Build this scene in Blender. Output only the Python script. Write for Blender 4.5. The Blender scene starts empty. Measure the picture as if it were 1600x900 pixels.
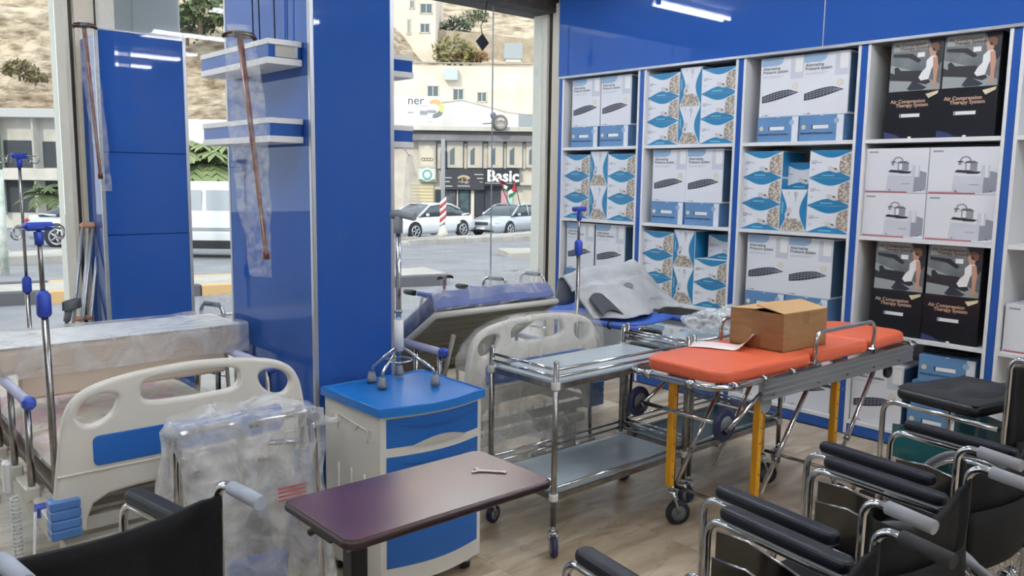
import bpy, bmesh, math, random
from mathutils import Vector, Matrix, noise

RND = random.Random(11)
PI = math.pi
scene = bpy.context.scene
COL = scene.collection

# ------------------------------------------------------------------ camera
CAM_H, FOC, YAW, PITCH, ROLL = 1.65, 1300.0, 0.848933, 0.1301556, 0.013779
_F = Vector((math.cos(PITCH) * math.cos(YAW), math.cos(PITCH) * math.sin(YAW), -math.sin(PITCH)))
_R0 = _F.cross(Vector((0, 0, 1))).normalized()
_U0 = _R0.cross(_F)
_R = math.cos(ROLL) * _R0 + math.sin(ROLL) * _U0
_U = -math.sin(ROLL) * _R0 + math.cos(ROLL) * _U0
cam_data = bpy.data.cameras.new('camera')
cam_data.sensor_width = 36.0
cam_data.lens = 36.0 * FOC / 1600.0
cam_data.clip_start, cam_data.clip_end = 0.05, 600
camera = bpy.data.objects.new('camera', cam_data)
COL.objects.link(camera)
camera.matrix_world = Matrix(((_R.x, _U.x, -_F.x, 0), (_R.y, _U.y, -_F.y, 0), (_R.z, _U.z, -_F.z, CAM_H), (0, 0, 0, 1)))
scene.camera = camera

# ------------------------------------------------------------------ world, sun, exposure
world = bpy.data.worlds.new('world')
scene.world = world
world.use_nodes = True
wb = world.node_tree.nodes['Background']
wb.inputs['Color'].default_value = (0.90, 0.95, 1.0, 1)
wb.inputs['Strength'].default_value = 1.6
sun_data = bpy.data.lights.new('sun', 'SUN')
sun_data.energy = 1.6
sun_data.angle = 0.05
sun_data.color = (1.0, 0.88, 0.72)
sun = bpy.data.objects.new('sun', sun_data)
COL.objects.link(sun)
sun.rotation_euler = (math.radians(62), 0, math.radians(-62))
scene.view_settings.view_transform = 'Standard'
scene.view_settings.look = 'None'
scene.view_settings.gamma = 1.0
scene.view_settings.use_curve_mapping = False
scene.view_settings.exposure = 0.35
TUBE_STRENGTH = 52.0

# ------------------------------------------------------------------ materials
def srgb(h):
    h = h.lstrip('#')
    c = [int(h[i:i + 2], 16) / 255 for i in (0, 2, 4)]
    return tuple(x / 12.92 if x <= .04045 else ((x + .055) / 1.055) ** 2.4 for x in c) + (1,)

MATS = {}

def mat(name, color, rough=.5, metal=0.0, color2=None, nscale=8.0, ndetail=4.0, stretch=(1, 1, 1), bump=0.0,
        bscale=40.0, coat=0.0, alpha=1.0, emit=0.0, spec=.5, coords='Object', contrast=(.35, .65), wave=None, trans=0.0, bdist=.02):
    if name in MATS:
        return MATS[name]
    m = bpy.data.materials.new(name)
    m.use_nodes = True
    nt = m.node_tree
    b = nt.nodes['Principled BSDF']
    b.inputs['Base Color'].default_value = srgb(color)
    b.inputs['Roughness'].default_value = rough
    b.inputs['Metallic'].default_value = metal
    b.inputs['Coat Weight'].default_value = coat
    b.inputs['Coat Roughness'].default_value = .04
    b.inputs['Alpha'].default_value = alpha
    b.inputs['Specular IOR Level'].default_value = spec
    b.inputs['Transmission Weight'].default_value = trans
    if emit:
        b.inputs['Emission Color'].default_value = srgb(color)
        b.inputs['Emission Strength'].default_value = emit
    tc = nt.nodes.new('ShaderNodeTexCoord')
    mp = nt.nodes.new('ShaderNodeMapping')
    mp.inputs['Scale'].default_value = stretch
    nt.links.new(tc.outputs[coords], mp.inputs['Vector'])
    if color2:
        n = nt.nodes.new('ShaderNodeTexNoise')
        n.inputs['Scale'].default_value = nscale
        n.inputs['Detail'].default_value = ndetail
        n.inputs['Roughness'].default_value = .6
        nt.links.new(mp.outputs['Vector'], n.inputs['Vector'])
        r = nt.nodes.new('ShaderNodeValToRGB')
        r.color_ramp.elements[0].position = contrast[0]
        r.color_ramp.elements[1].position = contrast[1]
        r.color_ramp.elements[0].color = srgb(color)
        r.color_ramp.elements[1].color = srgb(color2)
        nt.links.new(n.outputs['Fac'], r.inputs['Fac'])
        nt.links.new(r.outputs['Color'], b.inputs['Base Color'])
    if bump:
        n2 = nt.nodes.new('ShaderNodeTexNoise')
        n2.inputs['Scale'].default_value = bscale
        n2.inputs['Detail'].default_value = 5
        nt.links.new(mp.outputs['Vector'], n2.inputs['Vector'])
        bp = nt.nodes.new('ShaderNodeBump')
        bp.inputs['Strength'].default_value = bump
        bp.inputs['Distance'].default_value = bdist
        nt.links.new(n2.outputs['Fac'], bp.inputs['Height'])
        nt.links.new(bp.outputs['Normal'], b.inputs['Normal'])
    MATS[name] = m
    return m

def film(name, color='#F2F4F6', a0=.12, a1=.6, scale=9.0, rough=.16, bump=.7):
    """thin wrinkled plastic film: see-through with milky creases"""
    if name in MATS:
        return MATS[name]
    m = mat(name, color, rough=rough, bump=bump, bscale=scale * 1.6)
    nt = m.node_tree
    b = nt.nodes['Principled BSDF']
    tc = nt.nodes['Texture Coordinate']
    n = nt.nodes.new('ShaderNodeTexNoise')
    n.inputs['Scale'].default_value = scale
    n.inputs['Detail'].default_value = 6
    n.inputs['Distortion'].default_value = 1.2
    nt.links.new(tc.outputs['Object'], n.inputs['Vector'])
    r = nt.nodes.new('ShaderNodeMapRange')
    r.inputs['From Min'].default_value = .35
    r.inputs['From Max'].default_value = .68
    r.inputs['To Min'].default_value = a0
    r.inputs['To Max'].default_value = a1
    nt.links.new(n.outputs['Fac'], r.inputs['Value'])
    nt.links.new(r.outputs['Result'], b.inputs['Alpha'])
    return m

def pane_mat(name, tint=(.93, .96, .97, 1), gloss=.07):
    if name in MATS:
        return MATS[name]
    m = bpy.data.materials.new(name)
    m.use_nodes = True
    nt = m.node_tree
    nt.nodes.remove(nt.nodes['Principled BSDF'])
    out = nt.nodes['Material Output']
    tr = nt.nodes.new('ShaderNodeBsdfTransparent')
    tr.inputs['Color'].default_value = tint
    gl = nt.nodes.new('ShaderNodeBsdfGlossy')
    gl.inputs['Roughness'].default_value = .02
    fr = nt.nodes.new('ShaderNodeFresnel')
    fr.inputs['IOR'].default_value = 1.22
    mx = nt.nodes.new('ShaderNodeMixShader')
    nt.links.new(fr.outputs['Fac'], mx.inputs['Fac'])
    nt.links.new(tr.outputs['BSDF'], mx.inputs[1])
    nt.links.new(gl.outputs['BSDF'], mx.inputs[2])
    nt.links.new(mx.outputs['Shader'], out.inputs['Surface'])
    MATS[name] = m
    return m

# ------------------------------------------------------------------ mesh helpers
def fillet(pts, rad, n=5):
    """round the corners of an open polyline"""
    P = [Vector(p) for p in pts]
    out = [P[0]]
    for i in range(1, len(P) - 1):
        a, b, c = P[i - 1], P[i], P[i + 1]
        u, v = (a - b), (c - b)
        lu, lv = u.length, v.length
        u, v = u / lu, v / lv
        ang = u.angle(v)
        if ang > PI - .02:
            out.append(b)
            continue
        t = min(rad / math.tan(ang / 2), lu * .49, lv * .49)
        r = t * math.tan(ang / 2)
        p0, p1 = b + u * t, b + v * t
        cen = b + (u + v).normalized() * (r / math.sin(ang / 2))
        for k in range(n + 1):
            s = k / n
            d = (p0 - cen).normalized().slerp((p1 - cen).normalized(), s)
            out.append(cen + d * r)
    out.append(P[-1])
    return out

def smooth_loop(pts, n=5):
    """closed Catmull-Rom through 2D points"""
    out = []
    N = len(pts)
    for i in range(N):
        p0, p1, p2, p3 = [Vector(pts[(i + k - 1) % N]) for k in range(4)]
        for k in range(n):
            t = k / n
            out.append(tuple(.5 * ((2 * p1) + (p2 - p0) * t + (2 * p0 - 5 * p1 + 4 * p2 - p3) * t * t + (3 * p1 - p0 - 3 * p2 + p3) * t ** 3)))
    return out

def round_rect(x0, z0, x1, z1, r, n=5):
    out = []
    for cx, cz, a in ((x1 - r, z1 - r, 0), (x0 + r, z1 - r, 90), (x0 + r, z0 + r, 180), (x1 - r, z0 + r, 270)):
        for k in range(n + 1):
            t = math.radians(a + 90 * k / n)
            out.append((cx + r * math.cos(t), cz + r * math.sin(t)))
    return out

class G:
    """collects geometry for one mesh object"""
    def __init__(s):
        s.v, s.f, s.m, s.s = [], [], [], []

    def add(s, vs, fs, mi=0, smooth=False, M=None):
        o = len(s.v)
        for v in vs:
            v = Vector(v)
            s.v.append(tuple(M @ v) if M else tuple(v))
        for f in fs:
            s.f.append(tuple(i + o for i in f))
            s.m.append(mi)
            s.s.append(smooth)
        return s

    def box(s, c, size, mi=0, bev=0.0, rz=0.0, M=None):
        x, y, z = [d / 2 for d in size]
        T = Matrix.Translation(Vector(c)) @ Matrix.Rotation(rz, 4, 'Z')
        if M:
            T = M @ T
        if bev <= 0:
            vs = [(sx * x, sy * y, sz * z) for sx in (-1, 1) for sy in (-1, 1) for sz in (-1, 1)]
            fs = [(0, 1, 3, 2), (4, 6, 7, 5), (0, 4, 5, 1), (2, 3, 7, 6), (0, 2, 6, 4), (1, 5, 7, 3)]
            return s.add(vs, fs, mi, False, T)
        b = min(bev, x * .98, y * .98, z * .98)
        vs, ix = [], {}
        for sx in (-1, 1):
            for sy in (-1, 1):
                for sz in (-1, 1):
                    for k in range(3):
                        ix[(k, sx, sy, sz)] = len(vs)
                        vs.append((sx * (x - (b if k != 0 else 0)), sy * (y - (b if k != 1 else 0)), sz * (z - (b if k != 2 else 0))))
        fs = []
        S = (-1, 1)
        for q in S:
            fs.append([ix[(0, q, *t)] for t in ((-1, -1), (-1, 1), (1, 1), (1, -1))])
            fs.append([ix[(1, t[0], q, t[1])] for t in ((-1, -1), (-1, 1), (1, 1), (1, -1))])
            fs.append([ix[(2, *t, q)] for t in ((-1, -1), (-1, 1), (1, 1), (1, -1))])
        for a in S:
            for c2 in S:
                fs.append([ix[(0, a, c2, -1)], ix[(0, a, c2, 1)], ix[(1, a, c2, 1)], ix[(1, a, c2, -1)]])
                fs.append([ix[(0, a, -1, c2)], ix[(0, a, 1, c2)], ix[(2, a, 1, c2)], ix[(2, a, -1, c2)]])
                fs.append([ix[(1, -1, a, c2)], ix[(1, 1, a, c2)], ix[(2, 1, a, c2)], ix[(2, -1, a, c2)]])
        for sx in S:
            for sy in S:
                for sz in S:
                    fs.append([ix[(k, sx, sy, sz)] for k in range(3)])
        return s.add(vs, fs, mi, False, T)

    def tube(s, pts, r, seg=10, mi=0, closed=False, cap=True):
        P = [Vector(p) for p in pts]
        N = len(P)
        rs = r if isinstance(r, (list, tuple)) else [r] * N
        tang = []
        for i in range(N):
            if closed:
                t = (P[(i + 1) % N] - P[i - 1])
            else:
                t = P[min(i + 1, N - 1)] - P[max(i - 1, 0)]
            tang.append(t.normalized() if t.length > 1e-9 else Vector((0, 0, 1)))
        ref = Vector((0, 0, 1)) if abs(tang[0].z) < .9 else Vector((1, 0, 0))
        nrm = tang[0].cross(ref).normalized()
        vs = []
        for i in range(N):
            if i:
                q = tang[i - 1].rotation_difference(tang[i])
                nrm = (q @ nrm).normalized()
            bn = tang[i].cross(nrm)
            for k in range(seg):
                a = 2 * PI * k / seg
                vs.append(P[i] + (nrm * math.cos(a) + bn * math.sin(a)) * rs[i])
        fs = []
        for i in range(N if closed else N - 1):
            j = (i + 1) % N
            for k in range(seg):
                l = (k + 1) % seg
                fs.append((i * seg + k, i * seg + l, j * seg + l, j * seg + k))
        s.add(vs, fs, mi, True)
        if cap and not closed:
            s.add(vs[:seg], [tuple(range(seg))], mi)
            s.add(vs[-seg:], [tuple(range(seg))], mi)
        return s

    def cyl(s, a, b, r, seg=16, mi=0, r2=None):
        return s.tube([a, b], [r, r if r2 is None else r2], seg, mi)

    def torus(s, c, axis, R, r, seg=32, sg=8, mi=0):
        ax = Vector(axis).normalized()
        u = ax.orthogonal().normalized()
        w = ax.cross(u)
        pts = [Vector(c) + (u * math.cos(2 * PI * k / seg) + w * math.sin(2 * PI * k / seg)) * R for k in range(seg)]
        return s.tube(pts, r, sg, mi, closed=True)

    def lathe(s, prof, c, axis=(0, 0, 1), seg=20, mi=0):
        ax = Vector(axis).normalized()
        u = ax.orthogonal().normalized()
        w = ax.cross(u)
        vs, fs = [], []
        for r, h in prof:
            for k in range(seg):
                a = 2 * PI * k / seg
                vs.append(Vector(c) + ax * h + (u * math.cos(a) + w * math.sin(a)) * r)
        for i in range(len(prof) - 1):
            for k in range(seg):
                l = (k + 1) % seg
                fs.append((i * seg + k, i * seg + l, (i + 1) * seg + l, (i + 1) * seg + k))
        s.add(vs, fs, mi, True)
        s.add(vs[:seg], [tuple(range(seg))], mi)
        s.add(vs[-seg:], [tuple(range(seg))], mi)
        return s

    def prism(s, poly, a, b, axis='y', mi=0, M=None):
        """polygon (u,v) swept along an axis from a to b"""
        def pt(u, v, w):
            return {'x': (w, u, v), 'y': (u, w, v), 'z': (u, v, w)}[axis]
        n = len(poly)
        vs = [pt(u, v, a) for u, v in poly] + [pt(u, v, b) for u, v in poly]
        fs = [tuple(range(n)), tuple(range(2 * n - 1, n - 1, -1))]
        fs += [(i, (i + 1) % n, n + (i + 1) % n, n + i) for i in range(n)]
        return s.add(vs, fs, mi, False, M)

    def sheet(s, fn, nu, nv, mi=0, thick=0.0, smooth=True):
        """surface fn(u,v), u and v in 0..1; with thickness it is a closed slab along the normals"""
        A = [[Vector(fn(i / nu, j / nv)) for j in range(nv + 1)] for i in range(nu + 1)]
        vs = [A[i][j] for i in range(nu + 1) for j in range(nv + 1)]
        id_ = lambda i, j: i * (nv + 1) + j
        fs = [(id_(i, j), id_(i + 1, j), id_(i + 1, j + 1), id_(i, j + 1)) for i in range(nu) for j in range(nv)]
        if thick:
            nrm = []
            for i in range(nu + 1):
                for j in range(nv + 1):
                    du = A[min(i + 1, nu)][j] - A[max(i - 1, 0)][j]
                    dv = A[i][min(j + 1, nv)] - A[i][max(j - 1, 0)]
                    n = du.cross(dv)
                    nrm.append(n.normalized() if n.length > 1e-9 else Vector((0, 0, 1)))
            o = len(vs)
            vs2 = [v - n * thick for v, n in zip(vs, nrm)]
            f2 = [tuple(o + k for k in reversed(f)) for f in fs]
            rim = [id_(i, 0) for i in range(nu)] + [id_(nu, j) for j in range(nv)] + [id_(i, nv) for i in range(nu, 0, -1)] + [id_(0, j) for j in range(nv, 0, -1)]
            f3 = [(rim[k], rim[(k + 1) % len(rim)], o + rim[(k + 1) % len(rim)], o + rim[k]) for k in range(len(rim))]
            return s.add(vs + vs2, fs + f2 + f3, mi, smooth)
        return s.add(vs, fs, mi, smooth)

    def loft(s, rings, mi=0, cap=True, smooth=True):
        n = len(rings[0])
        vs = [p for r in rings for p in r]
        fs = []
        for i in range(len(rings) - 1):
            for k in range(n):
                l = (k + 1) % n
                fs.append((i * n + k, i * n + l, (i + 1) * n + l, (i + 1) * n + k))
        s.add(vs, fs, mi, smooth)
        if cap:
            s.add(rings[0], [tuple(range(n))], mi)
            s.add(rings[-1], [tuple(range(n))], mi)
        return s

    def plate(s, outer, holes=(), thick=.02, bev=.004, M=None, mi=0, smooth=True):
        """flat plate with holes in local XY, thickness along Z, rounded rim"""
        cu = bpy.data.curves.new('outline', 'CURVE')
        cu.dimensions = '2D'
        cu.fill_mode = 'BOTH'
        cu.extrude = max(thick / 2 - bev, 0)
        cu.bevel_depth = bev
        cu.bevel_resolution = 2
        cu.offset = -bev
        for loop in (outer,) + tuple(holes):
            sp = cu.splines.new('POLY')
            sp.points.add(len(loop) - 1)
            for p, q in zip(sp.points, loop):
                p.co = (q[0], q[1], 0, 1)
            sp.use_cyclic_u = True
        ob = bpy.data.objects.new('outline', cu)
        me = bpy.data.meshes.new_from_object(ob)
        s.add([v.co.copy() for v in me.vertices], [tuple(p.vertices) for p in me.polygons], mi, False, M)
        bpy.data.objects.remove(ob)
        bpy.data.curves.remove(cu)
        bpy.data.meshes.remove(me)
        return s

    def ball(s, c, r, mi=0, seg=12, rings=8, scale=(1, 1, 1)):
        R = []
        for i in range(rings + 1):
            t = PI * i / rings
            R.append([(c[0] + scale[0] * r * math.sin(t) * math.cos(2 * PI * k / seg), c[1] + scale[1] * r * math.sin(t) * math.sin(2 * PI * k / seg), c[2] + scale[2] * r * math.cos(t)) for k in range(seg)])
        return s.loft(R, mi, cap=False)

    def mesh(s, name, mats, fix=True):
        me = bpy.data.meshes.new(name)
        me.from_pydata(s.v, [], s.f)
        for m in (mats if isinstance(mats, (list, tuple)) else [mats]):
            me.materials.append(m)
        me.polygons.foreach_set('material_index', s.m)
        me.polygons.foreach_set('use_smooth', s.s)
        if fix:
            bm = bmesh.new()
            bm.from_mesh(me)
            bmesh.ops.remove_doubles(bm, verts=bm.verts, dist=1e-5)
            bmesh.ops.recalc_face_normals(bm, faces=bm.faces)
            bm.to_mesh(me)
            bm.free()
        me.update()
        return me

    def obj(s, name, mats, parent=None, loc=(0, 0, 0), rz=0.0, fix=True):
        return link(name, s.mesh(name, mats, fix), parent, loc, rz)

def link(name, me, parent=None, loc=(0, 0, 0), rz=0.0):
    o = bpy.data.objects.new(name, me)
    COL.objects.link(o)
    o.location = loc
    o.rotation_euler = (0, 0, rz)
    o.parent = parent
    return o

def tag(o, label, cat, group=None, kind=None):
    o['label'] = label
    o['category'] = cat
    if group:
        o['group'] = group
    if kind:
        o['kind'] = kind
    return o

def struct(o, label=None):
    o['kind'] = 'structure'
    if label:
        o['label'] = label
    return o

def thing(name, label, cat, loc=(0, 0, 0), rz=0.0, group=None):
    o = bpy.data.objects.new(name, None)
    o.empty_display_size = .1
    COL.objects.link(o)
    o.location = loc
    o.rotation_euler = (0, 0, rz)
    return tag(o, label, cat, group)

def dup(root, loc, rz, label, group=None):
    def rec(o, par):
        c = o.copy()
        COL.objects.link(c)
        c.parent = par
        for ch in list(o.children):
            rec(ch, c)
        return c
    r = rec(root, None)
    r.location = loc
    r.rotation_euler = (0, 0, rz)
    r['label'] = label
    if group:
        r['group'] = group
    return r

_TXT = {}
def text_mesh(body, size, m, align='LEFT', bold=0.0, spacing=1.0, shear=0.0):
    key = (body, size, m.name, align, bold, shear)
    if key in _TXT:
        return _TXT[key]
    cu = bpy.data.curves.new('lettering', 'FONT')
    cu.body = body
    cu.size = size
    cu.align_x = align
    cu.offset = bold
    cu.space_line = spacing
    cu.shear = shear
    cu.resolution_u = 3
    ob = bpy.data.objects.new('lettering', cu)
    me = bpy.data.meshes.new_from_object(ob)
    bpy.data.objects.remove(ob)
    bpy.data.curves.remove(cu)
    me.materials.clear()
    me.materials.append(m)
    me.name = 'lettering'
    _TXT[key] = me
    return me

def text(body, size, m, parent, loc, rot=(PI / 2, 0, 0), align='LEFT', bold=0.0, spacing=1.0, name='lettering', shear=0.0):
    o = link(name, text_mesh(body, size, m, align, bold, spacing, shear), parent, loc)
    o.rotation_euler = rot
    return o

XZ = Matrix(((1, 0, 0, 0), (0, 0, -1, 0), (0, 1, 0, 0), (0, 0, 0, 1)))      # plate drawn in x,z facing -y
def T(x=0, y=0, z=0):
    return Matrix.Translation((x, y, z))

# shared materials
M_BLUE = mat('blue acrylic panel', '#2C549C', rough=.02, spec=.20)
M_ALU = mat('satin aluminium trim', '#B4B7BC', rough=.38, metal=.75)
M_WHITEBOARD = mat('white melamine board', '#DCDDDE', rough=.45)
M_CHROME = mat('chrome tube', '#C9CBCE', rough=.13, metal=1)
M_STEEL = mat('brushed steel tube', '#A9A8A6', rough=.26, metal=1, color2='#8D8B88', nscale=30)
M_BLACKV = mat('black vinyl', '#14161A', rough=.42, bump=.12, bscale=120)
M_NAVYPAD = mat('dark navy padding', '#131620', rough=.42, bump=.08, bscale=200, spec=.3)
M_BLACKCLOTH = mat('black nylon cloth', '#0B0C0F', rough=.7, bump=.25, bscale=300, spec=.25)
M_RUBBER = mat('dark rubber', '#1D1E22', rough=.6)
M_GREYRUB = mat('grey rubber', '#7C7F84', rough=.6)
M_CREAM = mat('cream plastic', '#D9D6CC', rough=.38)
M_BLUEPL = mat('blue plastic', '#1F62B4', rough=.35)
M_SLATEBLUE = mat('slate blue plastic', '#4D7AB8', rough=.4)
M_NAVYWHEEL = mat('navy wheel rubber', '#1E2448', rough=.45)
M_GREYPL = mat('grey plastic', '#8F959B', rough=.45)
M_HUB = mat('dark grey hub plastic', '#63676D', rough=.45)
M_WHITEPL = mat('white plastic', '#E4E6E8', rough=.35)
M_BLACKPL = mat('black plastic', '#17181B', rough=.4)
M_FILM = film('clear plastic film', a0=.04, a1=.40)
M_FILM2 = film('milky plastic film', a0=.06, a1=.42, scale=7)
M_FILM3 = film('thin cane sleeve film', a0=.02, a1=.27, scale=20, rough=.1)

# ------------------------------------------------------------------ floor
def marble(name):
    m = mat(name, '#B8A488', rough=.2, spec=.45)
    nt = m.node_tree
    b = nt.nodes['Principled BSDF']
    geo = nt.nodes.new('ShaderNodeNewGeometry')
    oi = nt.nodes.new('ShaderNodeObjectInfo')
    mul = nt.nodes.new('ShaderNodeMath'); mul.operation = 'MULTIPLY'; mul.inputs[1].default_value = 6.0
    nt.links.new(oi.outputs['Random'], mul.inputs[0])
    add = nt.nodes.new('ShaderNodeVectorMath'); add.operation = 'ADD'
    nt.links.new(geo.outputs['Position'], add.inputs[0])
    nt.links.new(mul.outputs[0], add.inputs[1])
    mp = nt.nodes.new('ShaderNodeMapping')
    mp.inputs['Rotation'].default_value = (0, 0, .35)
    mp.inputs['Scale'].default_value = (1.1, 4.2, 1)
    nt.links.new(add.outputs[0], mp.inputs['Vector'])
    n = nt.nodes.new('ShaderNodeTexNoise')
    n.inputs['Scale'].default_value = 1.5; n.inputs['Detail'].default_value = 7; n.inputs['Distortion'].default_value = 1.1
    nt.links.new(mp.outputs[0], n.inputs['Vector'])
    r = nt.nodes.new('ShaderNodeValToRGB')
    e = r.color_ramp.elements
    e[0].position, e[0].color = .30, srgb('#A6947E')
    e[1].position, e[1].color = .72, srgb('#D8CBB6')
    x = e.new(.42); x.color = srgb('#B4A28A')
    x = e.new(.56); x.color = srgb('#C8B89F')
    nt.links.new(n.outputs['Fac'], r.inputs['Fac'])
    n2 = nt.nodes.new('ShaderNodeTexNoise')
    n2.inputs['Scale'].default_value = .9; n2.inputs['Detail'].default_value = 6; n2.inputs['Distortion'].default_value = 2.2
    nt.links.new(mp.outputs[0], n2.inputs['Vector'])
    ab = nt.nodes.new('ShaderNodeMath'); ab.operation = 'SUBTRACT'; ab.inputs[1].default_value = .5
    nt.links.new(n2.outputs['Fac'], ab.inputs[0])
    ab2 = nt.nodes.new('ShaderNodeMath'); ab2.operation = 'ABSOLUTE'
    nt.links.new(ab.outputs[0], ab2.inputs[0])
    rr = nt.nodes.new('ShaderNodeMapRange')
    rr.inputs['From Max'].default_value = .012; rr.inputs['To Min'].default_value = .3; rr.inputs['To Max'].default_value = 0
    nt.links.new(ab2.outputs[0], rr.inputs['Value'])
    mx = nt.nodes.new('ShaderNodeMix'); mx.data_type = 'RGBA'
    mx.inputs['B'].default_value = srgb('#6B5038')
    nt.links.new(rr.outputs['Result'], mx.inputs['Factor'])
    nt.links.new(r.outputs['Color'], mx.inputs['A'])
    nt.links.new(mx.outputs['Result'], b.inputs['Base Color'])
    return m

M_FLOOR = marble('veined beige marble')
floor = struct(G().box((1.3, .85, -.053), (8.9, 9.75, .1)).obj('floor', M_FLOOR), 'glossy beige marble floor with brown veins')
tile_me = G().box((0, 0, -.0095), (.7988, .7988, .019), bev=.0006).mesh('tile', M_FLOOR)
for i in range(7):
    for j in range(7):
        link('tile', tile_me, floor, (.2 + .8 * i, .55 + .8 * j, .0))

# ------------------------------------------------------------------ walls, ceiling
M_WALL = mat('off white wall paint', '#C9C8C4', rough=.8)
M_CEIL = mat('white ceiling paint', '#DAD9D5', rough=.85)
struct(G().box((1.3, .85, 3.36), (8.9, 9.75, .1)).obj('ceiling', M_CEIL))
wall_right = struct(G().box((5.70, .85, 1.65), (.1, 9.75, 3.32)).obj('wall_right', M_WALL))
struct(G().box((1.3, -4.05, 1.65), (8.9, .1, 3.32)).obj('wall_back', M_WALL))
struct(G().box((-3.15, .85, 1.65), (.1, 9.75, 3.32)).obj('wall_left', M_WALL))
# the glossy blue facing above the shelves
for k, (y0, y1) in enumerate(((5.35, 2.886), (2.880, .41), (.405, -1.9))):
    p = G().box((5.43, (y0 + y1) / 2, 2.92), (.42, y0 - y1, .76), bev=.002).obj('panel', M_BLUE, wall_right)
for y in (5.357, 2.883, .4075):
    G().box((5.43, y, 2.92), (.424, .012 if y > 5 else .006, .76)).obj('panel_trim', M_ALU, wall_right)
G().box((5.425, 1.72, 2.530), (.44, 7.26, .020), bev=.002).obj('shelf_trim', M_ALU, wall_right)

# window wall: reveal with weathered cream render, dark shutter guide, lintel
M_RENDER = mat('weathered cream render', '#E4DFD2', rough=.85, color2='#BDB5A4', nscale=3.0, contrast=(.6, .9), bump=.3, bscale=20)
M_BEIGE = mat('pale beige plaster', '#D6CDB9', rough=.8)
M_DARKGUIDE = mat('dark metal guide', '#3A3632', rough=.5, metal=.4)
M_LINTEL = mat('dark stained lintel board', '#4A4440', rough=.6, color2='#2E2A28', nscale=5)
wall_front = struct(G().box((1.3, 5.72, 3.36), (8.9, .36, .46), bev=.0).obj('wall_front', M_LINTEL), 'dark lintel over the shop window')
jamb = G().box((5.55, 5.73, 1.55), (.40, .18, 3.3)).obj('window_jamb', M_RENDER, wall_front)
G().box((5.56, 5.535, 1.55), (.40, .09, 3.3)).obj('window_jamb', M_BEIGE, wall_front)
G().box((5.58, 5.61, 1.55), (.40, .06, 3.3)).obj('shutter_guide', M_DARKGUIDE, wall_front)
G().box((5.47, 5.43, 1.55), (.30, .14, 3.3)).obj('window_jamb', M_BEIGE, wall_front)
G().box((1.47, 5.67, 1.55), (.28, .34, 3.3)).obj('window_pier', M_RENDER, wall_front)
G().box((1.362, 5.497, 1.55), (.016, .02, 3.3)).obj('shutter_guide', M_DARKGUIDE, wall_front)
G().box((1.44, 5.490, 1.55), (.12, .02, 3.3)).obj('pier_facing', M_BEIGE, wall_front)
G().box((1.494, 5.478, 1.55), (.008, .012, 3.3)).obj('pier_joint', M_BLACKPL, wall_front)
G().box((-1.7, 5.67, 1.55), (.35, .34, 3.3)).obj('window_pier', M_RENDER, wall_front)
window_1 = struct(G().box((2.0, 5.70, .03), (7.2, .06, .06)).obj('window_1', M_ALU), 'frameless shop window in aluminium channel')
M_PANE = pane_mat('clear shop glass')
for x0, x1 in ((-3.1, -1.88), (-1.52, 1.328), (1.612, 3.2), (3.203, 4.757), (4.760, 5.355)):
    G().box(((x0 + x1) / 2, 5.70, 1.60), (x1 - x0, .01, 3.08)).obj('pane', M_PANE, window_1)
for x in (3.2015, 4.7585):
    G().box((x, 5.699, 1.60), (.005, .013, 3.08)).obj('glass_joint', M_GREYPL, window_1)
G().lathe([(.028, -.012), (.03, 0), (.022, .014)], (4.765, 5.69, 2.20), (0, -1, 0)).obj('glass_clip', M_GREYPL, window_1)
# diamond tag on a hook, hanging at the glass
t = thing('hanging_tag', 'small dark diamond tag hanging on a hook under the window lintel', 'tag', (4.56, 5.60, 2.79))
G().box((0, 0, 0), (.10, .006, .10), M=Matrix.Rotation(PI / 4, 4, 'Y')).obj('tag_plate', M_BLACKPL, t)
G().tube(fillet([(0, 0, .06), (-.02, 0, .13), (.02, 0, .19), (.05, 0, .345)], .03), .004, 6).obj('hook', M_BLACKPL, t)

# ------------------------------------------------------------------ lamps
M_TUBE = mat('fluorescent tube glow', '#F4F8FF', emit=TUBE_STRENGTH, rough=.4)
M_LAMPBODY = mat('white lamp housing', '#E8E8E8', rough=.4)
lamp = thing('ceiling_lamp', 'twin tube batten lamp on the ceiling beside the shop window', 'lamp', (3.82, 5.0, 3.225), 0, 'twin tube ceiling lamps')
G().box((0, 0, .06), (1.16, .10, .05), bev=.006).obj('housing', M_LAMPBODY, lamp)
for sy in (-1, 1):
    G().cyl((-.54, sy * .045, .012), (.54, sy * .045, .012), .015, 12).obj('tube', M_TUBE, lamp)
    for sx in (-1, 1):
        G().box((sx * .555, sy * .045, .018), (.03, .035, .045)).obj('tube_holder', M_LAMPBODY, lamp)
LN = {(3.82, 3.2): 'above the hospital beds', (3.82, 1.5): 'above the wheelchair row', (3.82, -.05): 'behind the wheelchair row',
      (3.82, -1.9): 'in the rear of the shop', (3.82, -3.1): 'at the rear wall', (.3, 4.0): 'above the left hospital bed', (.3, 2.0): 'above the lone wheelchair',
      (.3, 0.0): 'above the viewer', (.3, -2.0): 'behind the viewer'}
for (x, y), w in LN.items():
    dup(lamp, (x, y, 3.225), 0, 'twin tube batten lamp on the ceiling ' + w)

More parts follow.
